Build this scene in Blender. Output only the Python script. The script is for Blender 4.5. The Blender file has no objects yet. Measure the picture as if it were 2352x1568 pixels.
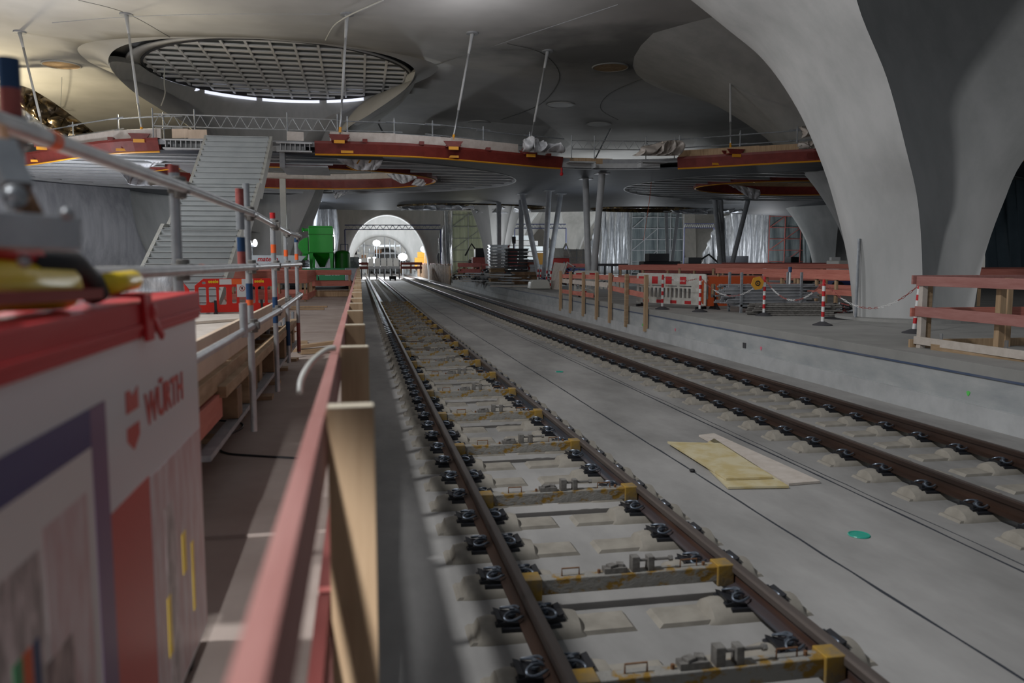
import bpy, bmesh, math, random
from mathutils import Vector, Matrix
R=math.radians; PI=math.pi
rnd=random.Random(7)
sc=bpy.context.scene; col=sc.collection
# ---------------- camera, world, light, exposure ----------------
F=1829.0
PITCH=math.atan(184/F); YAW=math.atan(351/math.hypot(F,184)); CAM=Vector((0,0,2.34))
cd=bpy.data.cameras.new('camera'); cam=bpy.data.objects.new('camera',cd); col.objects.link(cam)
cd.sensor_width=36; cd.lens=F/2352*36; cd.clip_start=.05; cd.clip_end=600
cam.location=CAM; cam.rotation_euler=(PI/2-PITCH,0,-YAW)
cd.dof.use_dof=True; cd.dof.focus_distance=16; cd.dof.aperture_fstop=1.8
sc.camera=cam
w=bpy.data.worlds.new('world'); sc.world=w; w.use_nodes=True
w.node_tree.nodes['Background'].inputs[0].default_value=(.80,.88,1,1)
w.node_tree.nodes['Background'].inputs[1].default_value=.16
sc.view_settings.view_transform='Standard'; sc.view_settings.look='None'; sc.view_settings.gamma=1
sc.view_settings.exposure=-0.12
sc.cycles.max_bounces=6; sc.cycles.diffuse_bounces=4; sc.cycles.sample_clamp_indirect=6
def light(kind,loc,power,color,size=1,aim=None,size_y=None,spot=None,blend=.5):
    l=bpy.data.lights.new('site_or_fill_light',kind); l.energy=power; l.color=color
    if kind=='AREA':
        l.size=size
        if size_y: l.shape='RECTANGLE'; l.size_y=size_y
    else: l.shadow_soft_size=size
    if kind=='SPOT': l.spot_size=R(spot or 60); l.spot_blend=blend
    o=bpy.data.objects.new('site_or_fill_light',l); col.objects.link(o); o.location=loc  # name shared by site lamps and fill lights added for brightness
    if aim: o.rotation_euler=(Vector(aim)-Vector(loc)).to_track_quat('-Z','Y').to_euler()
    return o
light('SPOT',(-.50,-7,4.2),4500,(.96,.97,1),.06,(-.62,3.2,.88),spot=11,blend=.45)   # lamp on a mast behind the camera
light('AREA',(-6.3,4.0,11.0),1300,(.98,.985,1),.8,(2.5,8,0))                   # flood lamp high above the left platform
light('AREA',(6,10,11.6),80,(.97,.97,1),8,(7,16,1.0))                   # broad soft fill added above the tracks
light("SPOT",(-3,15,8.6),2200,(.97,.97,1),.8,(12.5,17.5,5.5),spot=56,blend=.8) # spot added to brighten the near column's left face
light('POINT',(-20,49,7.9),2400,(1,.84,.55),.5)                            # warm lamp left of the deck
light('POINT',(-9,36.5,8.4),330,(1,.88,.66),.6)
light('POINT',(-8,21,4.2),200,(.95,.97,1),.6)
light('POINT',(4,30,9.6),300,(.97,.96,1),1.0)
light('POINT',(-11,25,7.0),900,(.95,.96,1),.8)  # fill added to brighten the ceiling on the left
light('POINT',(3,113,5.0),11000,(.90,.95,1),.6)
light('POINT',(4,142,5),1500,(.90,.95,1),.6)
light('POINT',(27,74,3.5),700,(.9,.95,1),.6)  # fill added to brighten the foil curtains
light('POINT',(10,73,3.6),260,(1,1,.8),.6)
light('POINT',(19,136,6),4000,(1,.95,.88),.6)
light('POINT',(50,93,6),4500,(1,.97,.92),.6)
light('POINT',(39,72,3.5),500,(.93,.96,1),.6)
light('POINT',(31,98,5),4500,(.93,.96,1),.6)  # fill that brightens the pale far wall, no fixture modelled
light('POINT',(12,62,3.6),260,(.93,.96,1),.6)
light('POINT',(-17,34,3.6),1200,(.9,.93,1),.6)  # fill added to brighten the concrete flare left of the stairs
light('POINT',(-4,60,4.5),600,(.85,.92,1),.6)
light('POINT',(-12,37,4.0),700,(.85,.9,1),.6)  # second added fill on the same concrete flare
light('POINT',(14,48,3.6),160,(.85,.92,1),.6)
light('POINT',(30,60,3.6),160,(.85,.92,1),.6)

def at(px,py,k=None,z=None,x=None,y=None):
    """point of the place that lies at depth k, height z, or on x or y"""
    f=Vector((math.sin(YAW)*math.cos(PITCH),math.cos(YAW)*math.cos(PITCH),-math.sin(PITCH)))
    r=Vector((math.cos(YAW),-math.sin(YAW),0)); u=r.cross(f)
    d=f+r*((px-1176)/F)-u*((py-784)/F)
    t=k if k is not None else (z-CAM.z)/d.z if z is not None else x/d.x if x is not None else y/d.y
    return CAM+d*t

# ---------------- materials ----------------
def mat(name,c,c2=None,scale=3,rough=.8,metal=0,bump=0,stretch=(1,1,1),detail=6,emit=None,contrast=(.35,.65),alpha=None,bscale=None):
    m=bpy.data.materials.new(name); m.use_nodes=True; nt=m.node_tree; b=nt.nodes['Principled BSDF']
    b.inputs['Roughness'].default_value=rough; b.inputs['Metallic'].default_value=metal
    b.inputs['Base Color'].default_value=(*c,1)
    if c2 or bump:
        tc=nt.nodes.new('ShaderNodeTexCoord'); mp=nt.nodes.new('ShaderNodeMapping'); nz=nt.nodes.new('ShaderNodeTexNoise')
        mp.inputs['Scale'].default_value=stretch; nz.inputs['Scale'].default_value=scale; nz.inputs['Detail'].default_value=detail
        nz.inputs['Roughness'].default_value=.62
        nt.links.new(tc.outputs['Object'],mp.inputs[0]); nt.links.new(mp.outputs[0],nz.inputs[0])
        if c2:
            cr=nt.nodes.new('ShaderNodeValToRGB'); cr.color_ramp.elements[0].position=contrast[0]; cr.color_ramp.elements[1].position=contrast[1]
            cr.color_ramp.elements[0].color=(*c,1); cr.color_ramp.elements[1].color=(*c2,1)
            nt.links.new(nz.outputs[0],cr.inputs[0]); nt.links.new(cr.outputs[0],b.inputs['Base Color'])
        if bump:
            bp=nt.nodes.new('ShaderNodeBump'); bp.inputs['Strength'].default_value=bump; bp.inputs['Distance'].default_value=.02
            if bscale:
                n2=nt.nodes.new('ShaderNodeTexNoise'); n2.inputs['Scale'].default_value=bscale; nt.links.new(mp.outputs[0],n2.inputs[0]); nt.links.new(n2.outputs[0],bp.inputs['Height'])
            else: nt.links.new(nz.outputs[0],bp.inputs['Height'])
            nt.links.new(bp.outputs[0],b.inputs['Normal'])
    if emit:
        b.inputs['Emission Color'].default_value=(*emit[0],1); b.inputs['Emission Strength'].default_value=emit[1]
    if alpha is not None: b.inputs['Alpha'].default_value=alpha
    return m
M={
 'ceil':mat('smooth concrete ceiling',(.40,.395,.385),(.50,.495,.48),.25,.75,bump=.05,detail=3),
 'chalice':mat('fair faced concrete',(.38,.385,.375),(.46,.46,.45),.9,.75,bump=.08,stretch=(1.6,1.6,.35),contrast=(.3,.62)),
 'slab':mat('track slab concrete',(.20,.195,.185),(.37,.36,.345),.8,.85,bump=.12,stretch=(1,.45,1),contrast=(.3,.66)),
 'plat':mat('platform concrete',(.25,.25,.235),(.34,.335,.315),.9,.85,bump=.08,contrast=(.3,.7)),
 'platl':mat('dusty brown platform',(.31,.25,.215),(.39,.325,.285),1.2,.85,bump=.06),
 'wallc':mat('platform wall concrete',(.30,.32,.33),(.46,.47,.46),1.7,.85,bump=.15,stretch=(1,.6,1.6),contrast=(.3,.68)),
 'wallc2':mat('plinth concrete',(.40,.41,.41),(.50,.51,.51),2,.85,bump=.1),
 'sleeper':mat('sleeper concrete',(.24,.22,.185),(.32,.295,.25),5,.85,bump=.1),
 'rail':mat('brown rusted rail steel',(.035,.024,.02),(.085,.045,.03),4,.45,.5,stretch=(1,.08,1)),
 'railtop':mat('polished rail head',(.06,.045,.038),(.11,.09,.08),3,.55,.3,stretch=(1,.05,1)),
 'railblue':mat('blue grey rail steel',(.07,.10,.13),(.12,.06,.04),2,.45,.5,stretch=(1,.1,6)),
 'pad':mat('black plastic baseplate',(.015,.016,.02),rough=.5),
 'clip':mat('grey coated spring steel',(.20,.23,.27),(.10,.12,.15),20,.4,.6),
 'bar':mat('mortar splashed yellow paint',(.26,.15,.02),(.27,.26,.235),9,.8,.1,bump=1,stretch=(1,1,1.5),contrast=(.40,.49),detail=14),
 'barend':mat('yellow paint',(.42,.25,.03),(.22,.17,.1),9,.6,.2,bump=.3),
 'dirty':mat('dirty grey steel',(.12,.11,.10),(.25,.24,.22),14,.65,.3,bump=.4),
 'rust':mat('rusty steel',(.16,.07,.03),(.26,.14,.07),14,.7,.3),
 'galv':mat('galvanised steel',(.42,.44,.46),(.55,.57,.58),9,.42,.7),
 'galvd':mat('dull galvanised steel',(.25,.27,.29),(.36,.38,.40),9,.5,.5),
 'steel':mat('light grey painted steel',(.44,.45,.455),(.50,.51,.51),3,.5),
 'steeld':mat('grey primed steel',(.27,.28,.30),(.35,.36,.37),3,.6),
 'stair':mat('grey green primed steel',(.32,.34,.34),(.37,.39,.385),2,.5),
 'stairs2':mat('beige primed steel',(.36,.36,.325),(.42,.42,.385),2,.5),
 'clad':mat('dark soffit cladding',(.05,.056,.066),(.09,.096,.108),2,.65,0,stretch=(.3,3,1),bump=.12),
 'redox':mat('red oxide primer',(.15,.018,.012),(.20,.028,.02),3,.5),
 'amber':mat('orange adhesive tape',(.80,.36,.02),rough=.5),
 'film':mat('translucent plastic film',(.52,.53,.55),(.72,.73,.75),5,.25,bump=.9,detail=8),
 'filmw':mat('beige covered board',(.50,.44,.39),(.62,.57,.52),3,.4,bump=.5),
 'foil':mat('crinkled silver foil',(.45,.47,.50),(.85,.87,.90),6,.3,.35,bump=1,stretch=(2.2,2.2,.35),detail=9),
 'foilg':mat('golden dark foil',(.05,.035,.02),(.30,.2,.07),3,.25,.7,bump=1,detail=9,contrast=(.5,.75)),
 'net':mat('green grey scaffold netting',(.07,.09,.10),(.17,.20,.20),1.2,.7,stretch=(2,2,.3)),
 'netl':mat('pale green sheeting',(.30,.34,.27),(.44,.48,.38),1.2,.5,stretch=(3,3,.25)),
 'bluedark':mat('dark blue sheeting',(.09,.14,.17),(.14,.20,.23),.4,.5),
 'redwood':mat('red stained board',(.48,.15,.11),(.58,.215,.16),6,.75,stretch=(.3,.3,3),bump=.15),
 'redwood2':mat('faded red stained board',(.34,.14,.12),(.42,.20,.175),5,.75,bump=.15,stretch=(3,.3,3)),
 'redface':mat('red stained plank face',(.28,.06,.052),(.36,.105,.09),5,.75,bump=.15,stretch=(3,.3,3)),
 'wood':mat('pale spruce',(.38,.25,.14),(.50,.35,.21),5,.75,stretch=(4,4,.35),bump=.15),
 'woodend':mat('pale end grain',(.66,.58,.44),(.74,.66,.52),12,.8),
 'woodd':mat('dirty spruce',(.30,.20,.11),(.44,.31,.19),5,.8,stretch=(.6,.6,3),bump=.2),
 'woodv':mat('weathered pale board',(.50,.44,.38),(.60,.54,.48),6,.8,bump=.15),
 'ply':mat('peach plywood',(.55,.42,.31),(.64,.50,.38),3,.7,stretch=(3,.5,.5)),
 'brownwood':mat('brown formwork lumber',(.15,.085,.045),(.27,.17,.09),4,.7,bump=.2),
 'yellowply':mat('worn yellow shuttering panel',(.52,.42,.20),(.60,.53,.34),3,.7,bump=.1,contrast=(.4,.55)),
 'yellow':mat('yellow plastic',(.90,.64,.015),rough=.4),
 'red':mat('red paint',(.50,.012,.016),rough=.55),
 'redp':mat('red plastic',(.66,.022,.012),rough=.4),
 'orange':mat('orange plastic',(.62,.11,.03),rough=.5),
 'orangeb':mat('bright orange tape',(.85,.14,.03),rough=.5),
 'white':mat('white plastic',(.68,.68,.66),rough=.5),
 'whited':mat('dirty white plastic',(.46,.45,.40),(.6,.59,.54),6,.6),
 'blue':mat('blue paint',(.012,.05,.13),rough=.45),
 'navy':mat('navy print',(.02,.035,.16),rough=.4),
 'mauve':mat('mauve print',(.16,.10,.20),rough=.4),
 'green':mat('green machine paint',(.03,.36,.045),(.035,.40,.05),2,.35),
 'greend':mat('bright green machine paint',(.01,.17,.008),rough=.35),
 'greenl':mat('truck green',(.03,.27,.11),rough=.4),
 'black':mat('black rubber',(.012,.012,.014),rough=.6),
 'dark':mat('dark grey rubber',(.05,.05,.055),rough=.7),
 'void':mat('dark hollow',(.01,.01,.012),rough=.9),
 'lampw':mat('lit lamp glass',(1,1,1),emit=((.92,.96,1),7)),
 'day':mat('daylight gap',(1,1,1),emit=((.80,.84,1),1.1)),
 'panel':mat('dark skylight panel',(.075,.09,.085),(.11,.125,.12),1,.3),
 'grid':mat('white skylight beam',(.80,.80,.80),rough=.55),
 'cabw':mat('white cabinet side',(.62,.68,.70),rough=.3),
 'printred':mat('printed red',(.50,.06,.05),rough=.4),
 'printpink':mat('printed pink',(.50,.33,.33),(.62,.58,.58),7,.4,stretch=(1,3,.6)),
 'printmix':mat('printed photo',(.28,.26,.25),(.62,.56,.55),9,.4,stretch=(1,4,1),contrast=(.42,.58)),
 'printdk':mat('printed dark photo',(.10,.08,.08),(.42,.34,.32),7,.4,stretch=(1,2,1),contrast=(.4,.6)),
 'teal':mat('green pipe plug',(.02,.36,.26),rough=.4),
 'dirt':mat('dark wet dirt',(.05,.042,.035),(.10,.085,.07),2,.8,bump=.4),
 'joint':mat('black joint filler',(.03,.035,.045),rough=.7),
 'bluel':mat('blue sealing strip',(.045,.075,.15),(.10,.12,.17),8,.5,stretch=(1,.3,1)),
 'cable':mat('black cable',(.02,.02,.022),rough=.5),
 'hose':mat('pale plastic tube',(.50,.50,.46),rough=.35),
 'pipeg':mat('scaffold tube bundle grey',(.30,.31,.33),(.44,.45,.47),6,.45,.5,stretch=(.4,.4,.4)),
 'cream':mat('cream machine body',(.55,.55,.50),rough=.4),
 'seam':mat('formwork seam',(.13,.13,.12),rough=.8),
 'mach':mat('amber machine paint',(.62,.30,.03),rough=.45),
 'grime':mat('dark mould stain',(.17,.17,.165),(.3,.3,.29),1,.8),
 'lime':mat('fluorescent green spray',(.12,.62,.12),rough=.7),
 'pinks':mat('fluorescent pink spray',(.75,.18,.25),rough=.7),
}
# ---------------- mesh helpers ----------------
class MB:
    def __init__(s): s.v=[]; s.f=[]; s.mi=[]; s.m=0
    def add(s,vs,fs):
        n=len(s.v); s.v+= [Vector(v) for v in vs]; s.f+=[[i+n for i in f] for f in fs]; s.mi+=[s.m]*len(fs); return s
    def box(s,c,d,rz=0,rx=0,ry=0):
        mt=Matrix.Translation(c)@Matrix.Rotation(rz,4,'Z')@Matrix.Rotation(ry,4,'Y')@Matrix.Rotation(rx,4,'X')
        vs=[mt@Vector((x*d[0]/2,y*d[1]/2,z*d[2]/2)) for x in(-1,1) for y in(-1,1) for z in(-1,1)]
        return s.add(vs,[(0,1,3,2),(4,6,7,5),(0,4,5,1),(2,3,7,6),(0,2,6,4),(1,5,7,3)])
    def b2(s,lo,hi): return s.box([(a+b)/2 for a,b in zip(lo,hi)],[abs(b-a) for a,b in zip(lo,hi)])
    def bar(s,p,q,w,h,up=(0,0,1)):
        p=Vector(p);q=Vector(q);d=(q-p).normalized();u=Vector(up)
        if abs(d.dot(u))>.98:u=Vector((0,1,0))
        sd=d.cross(u).normalized();u=sd.cross(d)
        vs=[e+sd*a*w/2+u*b*h/2 for e in(p,q) for a,b in((-1,-1),(1,-1),(1,1),(-1,1))]
        return s.add(vs,[(3,2,1,0),(4,5,6,7),(0,1,5,4),(1,2,6,5),(2,3,7,6),(3,0,4,7)])
    def tube(s,p,q,r,n=10,r2=None): return s.path([p,q],r,n,r2)
    def path(s,pts,r,n=8,r2=None,closed=False):
        pts=[Vector(p) for p in pts]; rings=[]; L=len(pts); prev=None
        for i,p in enumerate(pts):
            a=pts[i-1] if (i>0 or closed) else p; b=pts[(i+1)%L] if (i<L-1 or closed) else p
            d=(b-a).normalized()
            if prev is None:
                u=Vector((0,0,1)) if abs(d.z)<.9 else Vector((0,1,0)); sd=d.cross(u).normalized()
            else: sd=(prev-d*prev.dot(d)).normalized()
            prev=sd; u=sd.cross(d); rr=r if r2 is None else r+(r2-r)*i/(L-1)
            rings.append([p+sd*math.cos(2*PI*j/n)*rr+u*math.sin(2*PI*j/n)*rr for j in range(n)])
        vs=[v for g in rings for v in g]; fs=[]
        for i in range(L if closed else L-1):
            k=(i+1)%L
            for j in range(n): fs.append((i*n+j,i*n+(j+1)%n,k*n+(j+1)%n,k*n+j))
        if not closed: fs+= [tuple(range(n))[::-1],tuple((L-1)*n+j for j in range(n))]
        return s.add(vs,fs)
    def prism(s,poly,a,b,ax='y'):
        def P(u,v,t): return {'y':(u,t,v),'x':(t,u,v),'z':(u,v,t)}[ax]
        n=len(poly); vs=[P(u,v,a) for u,v in poly]+[P(u,v,b) for u,v in poly]
        return s.add(vs,[tuple(range(n)),tuple(range(2*n-1,n-1,-1))]+[(i,i+n,(i+1)%n+n,(i+1)%n) for i in range(n)])
    def loft(s,rows,closed=True,cap=True):
        n=len(rows[0]); vs=[v for r in rows for v in r]; fs=[]
        for i in range(len(rows)-1):
            for j in range(n if closed else n-1):
                k=(j+1)%n; fs.append((i*n+j,i*n+k,(i+1)*n+k,(i+1)*n+j))
        if closed and cap: fs+=[tuple(range(n))[::-1],tuple((len(rows)-1)*n+j for j in range(n))]
        return s.add(vs,fs)
    def ball(s,c,r,n=10,sq=(1,1,1)):
        rows=[[Vector(c)+Vector((math.cos(2*PI*j/n)*math.sin(a)*r*sq[0],math.sin(2*PI*j/n)*math.sin(a)*r*sq[1],math.cos(a)*r*sq[2])) for j in range(n)] for a in [PI*(i+.02)/(n//2+.04) for i in range(n//2+1)]]
        return s.loft(rows)
    def sheet(s,fn,nu,nv,th=.02):
        g=[[Vector(fn(i/nu,j/nv)) for j in range(nv+1)] for i in range(nu+1)]
        vs=[p for r in g for p in r]; fs=[(i*(nv+1)+j,(i+1)*(nv+1)+j,(i+1)*(nv+1)+j+1,i*(nv+1)+j+1) for i in range(nu) for j in range(nv)]
        s.solid=th; return s.add(vs,fs)
    solid=0
    def build(s,name,m,parent=None,smooth=False,bevel=0,local=False,auto=None):
        vs=s.v
        if parent is not None:
            off=Vector((0,0,0)) if local else wloc(parent); loc=(0,0,0)
        elif local: off=Vector((0,0,0)); loc=(0,0,0)
        else:
            xs=[v.x for v in vs];ys=[v.y for v in vs];zs=[v.z for v in vs]
            off=Vector(((min(xs)+max(xs))/2,(min(ys)+max(ys))/2,min(zs))); loc=off
        me=bpy.data.meshes.new(name); me.from_pydata([tuple(v-off) for v in vs],[],s.f)
        ms=m if isinstance(m,(list,tuple)) else [m]
        for x in ms: me.materials.append(M[x] if isinstance(x,str) else x)
        for i,p in enumerate(me.polygons):
            p.material_index=s.mi[i]; p.use_smooth=smooth
        bm=bmesh.new(); bm.from_mesh(me); bmesh.ops.recalc_face_normals(bm,faces=bm.faces)
        bm.to_mesh(me); bm.free()
        if smooth and auto is not None: me.set_sharp_from_angle(angle=R(auto))
        o=bpy.data.objects.new(name,me); col.objects.link(o); o.location=loc
        if parent is not None: o.parent=parent
        if s.solid:
            md=o.modifiers.new('t','SOLIDIFY'); md.thickness=s.solid
        if bevel:
            md=o.modifiers.new('b','BEVEL'); md.width=bevel; md.segments=2; md.limit_method='ANGLE'
        return o
def wloc(o):
    v=Vector(o.location)
    while o.parent: o=o.parent; v+=Vector(o.location)
    return v
def tag(o,label=None,cat=None,group=None,kind=None):
    if label:o['label']=label
    if cat:o['category']=cat
    if group:o['group']=group
    if kind:o['kind']=kind
    return o
def thing(name,loc,label,cat,group=None,rz=0):
    o=bpy.data.objects.new(name,None); col.objects.link(o); o.location=loc; o.rotation_euler=(0,0,rz); o.empty_display_size=.1
    return tag(o,label,cat,group)
def children(o): return list(o.children)
def copy_tree(o,parent=None,loc=None,rz=None,label=None):
    c=o.copy(); col.objects.link(c); c.parent=parent
    if loc is not None:c.location=loc
    if rz is not None:c.rotation_euler=(0,0,rz)
    if label:c['label']=label
    for ch in o_children[o.name] if o.name in o_children else children(o): copy_tree(ch,c)
    return c
o_children={}
def freeze(o):
    o_children[o.name]=children(o)
    for c in children(o): freeze(c)
def text_mesh(body,size,name,m,parent,mtx,shear=0,extr=.002,bold=0,align='LEFT'):
    cu=bpy.data.curves.new('t','FONT'); cu.body=body; cu.size=size; cu.extrude=extr; cu.shear=shear; cu.offset=bold; cu.align_x=align
    t=bpy.data.objects.new('t',cu); col.objects.link(t)
    me=bpy.data.meshes.new_from_object(t.evaluated_get(bpy.context.evaluated_depsgraph_get()))
    bpy.data.objects.remove(t); me.transform(mtx)
    off=wloc(parent) if parent else Vector((0,0,0)); me.transform(Matrix.Translation(-off))
    me.materials.clear(); me.materials.append(M[m]); o=bpy.data.objects.new(name,me); col.objects.link(o)
    if parent:o.parent=parent
    return o
def face_cam(p): # matrix: text upright, facing -Y
    return Matrix.Translation(p)@Matrix.Rotation(PI/2,4,'X')
def plate(outer,holes,z0,z1,name,m,parent):
    cu=bpy.data.curves.new('p','CURVE'); cu.dimensions='2D'; cu.fill_mode='BOTH'; cu.extrude=(z1-z0)/2
    for poly in [outer]+holes:
        sp=cu.splines.new('POLY'); sp.points.add(len(poly)-1); sp.use_cyclic_u=True
        for i,p in enumerate(poly): sp.points[i].co=(p[0],p[1],0,1)
    t=bpy.data.objects.new('p',cu); col.objects.link(t)
    me=bpy.data.meshes.new_from_object(t.evaluated_get(bpy.context.evaluated_depsgraph_get()))
    bpy.data.objects.remove(t); off=wloc(parent) if parent else Vector((0,0,0))
    me.transform(Matrix.Translation(Vector((0,0,(z0+z1)/2))-off)); me.materials.clear(); me.materials.append(M[m])
    o=bpy.data.objects.new(name,me); col.objects.link(o)
    if parent:o.parent=parent
    return o
def catmull(pts,n=6):
    pts=[Vector(p) for p in pts]; out=[]
    for i in range(len(pts)-1):
        p0=pts[max(i-1,0)];p1=pts[i];p2=pts[i+1];p3=pts[min(i+2,len(pts)-1)]
        for j in range(n):
            t=j/n; out.append(.5*((2*p1)+(p2-p0)*t+(2*p0-5*p1+4*p2-p3)*t*t+(3*p1-p0-3*p2+p3)*t**3))
    out.append(pts[-1]); return out
ZP=.88
# ================= setting =================
mb=MB(); mb.b2((-.1,-6,-.3),(8.75,190,0)); tag(mb.build('floor','slab'),kind='structure')
mb=MB(); mb.b2((-46,-6,-.3),(-.03,190,ZP)); tag(mb.build('floor_platform_left','platl'),kind='structure')
# right platform with the round recess edge kept simple: slab, edge lip, plinth
mb=MB(); mb.b2((8.75,-6,-.3),(75,190,ZP)); tag(mb.build('floor_platform_right','plat'),kind='structure')
mb=MB(); mb.b2((8.68,-6,.0),(8.76,190,.70)); tag(mb.build('wall_platform','wallc'),kind='structure')
mb=MB(); mb.b2((8.60,-6,-.01),(8.69,190,.29)); tag(mb.build('trim_1','wallc2'),kind='structure')
mb=MB(); mb.b2((8.655,-6,.695),(8.77,190,.725)); tag(mb.build('trim_2','bluel'),kind='structure')
mb=MB(); mb.b2((8.67,-6,.725),(8.80,190,.885)); tag(mb.build('trim_3','plat'),kind='structure')
# wobbly joints in the slab
def joint(x0,name,w,amp,sd):
    r=random.Random(sd); mb=MB(); vs=[];fs=[];n=330
    for i in range(n+1):
        y=2+i*.36 if i<250 else 92+(i-250)*1.2; xx=x0+amp*math.sin(i*.37+sd)+r.uniform(-amp,amp)*.7; ww=w*(.6+.7*r.random())
        vs+=[(xx-ww/2,y,.004),(xx+ww/2,y,.004)]
    fs=[(2*i,2*i+1,2*i+3,2*i+2) for i in range(n)]; mb.add(vs,fs); mb.solid=.004
    tag(mb.build(name,'joint'),kind='structure')
joint(3.62,'trim_4',.022,.006,1); joint(4.90,'trim_5',.022,.007,2); joint(5.0,'trim_6',.008,.012,5)
mb=MB(); mb.b2((1.25,20,.001),(2.33,62,.012)); tag(mb.build('trim_7','dirt'),kind='structure')
# walls around the hall
mb=MB(); mb.b2((-46,176,0),(75,177,13.2)); tag(mb.build('wall_back','chalice'),kind='structure')
mb=MB(); mb.b2((-46.5,12,0),(-46,177,13.2)); tag(mb.build('wall_left','chalice'),kind='structure')
mb=MB(); mb.b2((75,-6,0),(75.5,177,13.2)); tag(mb.build('wall_right','chalice'),kind='structure')

# ---- ceiling: one undulating concrete shell with an eye in it
HC=(-4.4,47.4); HA,HB=8.9,6.85
def ceil_z(x,y):
    z=12.55+.35*math.sin(x*.16+1)*math.sin(y*.12)
    for cx,cy,a in ((-6,56,1.6),(26,38,1.5),(-24,66,1.2),(10,70,2.2),(38,60,2.0),(-6,96,2),(13,98,2)):
        d=math.hypot(x-cx,y-cy); z-=a*math.exp(-(d/7.5)**2) if cx!=-6 or cy!=56 else 0
    d=math.hypot((x-HC[0])/HA,(y-HC[1])/HB)
    z+=(12.7-z)*math.exp(-(max(d-1,0)/.6)**2)
    return z
def cr2(pts,n):
    P=[Vector(p) for p in pts]; out=[]
    for i in range(len(P)-1):
        p0=P[max(i-1,0)];p1=P[i];p2=P[i+1];p3=P[min(i+2,len(P)-1)]
        for j in range(n):
            t=j/n; out.append(.5*((2*p1)+(p2-p0)*t+(2*p0-5*p1+4*p2-p3)*t*t+(3*p1-p0-3*p2+p3)*t**3))
    return out+[P[-1]]
lipR=[(-4.4,40.35,12.78),(-.9,40.95,12.78),(1.9,42.1,12.66),(3.15,43.6,12.3),(2.63,45.2,11.69),(.77,47.5,10.75),(-.75,49.5,10.0),(-2.0,51,7.93),(-2.88,52.1,6.1),(-3.7,53.2,4.3)]
lipL=[(-4.4,40.35,12.78),(-8.2,40.95,12.78),(-10.9,42.1,12.6),(-12.0,43.6,12.1),(-11.6,45.4,11.3),(-10.5,47.5,10.6),(-9.3,49.5,9.9),(-8.0,51,7.9),(-7.45,52.1,5.9),(-7.0,53.2,4.3)]
LR=cr2(lipR,8); LL=cr2(lipL,8); lip=LR+[Vector((-5.3,56,4.0))]+LL[::-1][:-1]
nl=len(lip); outer_loop=[]; skirt=[[] for _ in range(11)]
for i,p in enumerate(lip):
    a=lip[i-1];b=lip[(i+1)%nl]; d=Vector((b.x-a.x,b.y-a.y,0)).normalized(); nn=Vector((d.y,-d.x,0))
    if i==len(LR): nn=Vector((0,1,0))
    wd=min(.5+1.15*(12.8-p.z),4.6)
    if p.z<9: wd=4.6
    o=p+nn*wd; zc=ceil_z(o.x,o.y); outer_loop.append((o.x,o.y))
    for k in range(11):
        t=k/10; q=p+nn*(wd*t**1.25); skirt[k].append(Vector((q.x,q.y,p.z+(zc-p.z)*(1-(1-t)**2.0))))
def polydist(x,y):
    best=9e9;bp=None;c=False;P=outer_loop;j=len(P)-1
    for i in range(len(P)):
        x1,y1=P[j];x2,y2=P[i]
        if (y2>y)!=(y1>y) and x<(x1-x2)*(y-y2)/(y1-y2)+x2: c=not c
        dx,dy=x2-x1,y2-y1; L=dx*dx+dy*dy or 1e-9; t=max(0,min(1,((x-x1)*dx+(y-y1)*dy)/L)); qx,qy=x1+dx*t,y1+dy*t; dd=math.hypot(x-qx,y-qy)
        if dd<best: best=dd;bp=(qx,qy)
        j=i
    return best,bp,c
xs=[-46+.8*i for i in range(152)]; ys=[8+.8*i for i in range(212)]
vs=[];idx={};ins={}; mb=MB()
for i,x in enumerate(xs):
    for j,y in enumerate(ys):
        X,Y=x,y; c=False
        if -22<x<14 and 34<y<66:
            dd,bp,c=polydist(x,y)
            if dd<.46: X,Y=bp; c=True
        idx[i,j]=len(vs); ins[i,j]=c; vs.append((X,Y,ceil_z(X,Y)))
fs=[]
for i in range(len(xs)-1):
    for j in range(len(ys)-1):
        q=[(i,j),(i+1,j),(i+1,j+1),(i,j+1)]
        if all(ins[k] for k in q): continue
        fs.append([idx[k] for k in q])
mb.add(vs,fs); mb.solid=-.35; tag(mb.build('ceiling','ceil',smooth=True),kind='structure')
mb=MB(); mb.loft(skirt,closed=True,cap=False); mb.solid=0; o_=mb.build('ceiling_drape','ceil',smooth=True); tag(o_,kind='structure')
# ---- chalice columns: C-shaped concrete shells that sweep up into the ceiling
def arc_row(L,Rr,Mi,A,A2,B,n=22):
    L,Rr,Mi,A,A2,B=map(Vector,(L,Rr,Mi,A,A2,B)); row=[]
    c=(L+Rr)/2; h=(L-Rr)/2; d=Mi-c
    for i in range(n+1):
        t=PI*i/n; row.append(c+h*math.cos(t)+d*abs(math.sin(t))**.8)
    for i in range(1,8): t=i/8; p=Rr.lerp(A2,t); row.append(p+(p-c).normalized()*.03*math.sin(PI*t)*(A2-Rr).length)
    c=(A+A2)/2; h=(A2-A)/2; d=B-c
    for i in range(n+1):
        t=PI*i/n; row.append(c+h*math.cos(t)+d*math.sin(t))
    for i in range(1,8): t=i/8; p=A.lerp(L,t); row.append(p+(p-(L+Rr)/2).normalized()*.03*math.sin(PI*t)*(A-L).length)
    return row
def smooth_rows(keys,n=6):
    cols=[catmull([k[c] for k in keys],n) for c in range(6)]
    return [arc_row(*[cols[c][i] for c in range(6)]) for i in range(len(cols[0]))]
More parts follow.
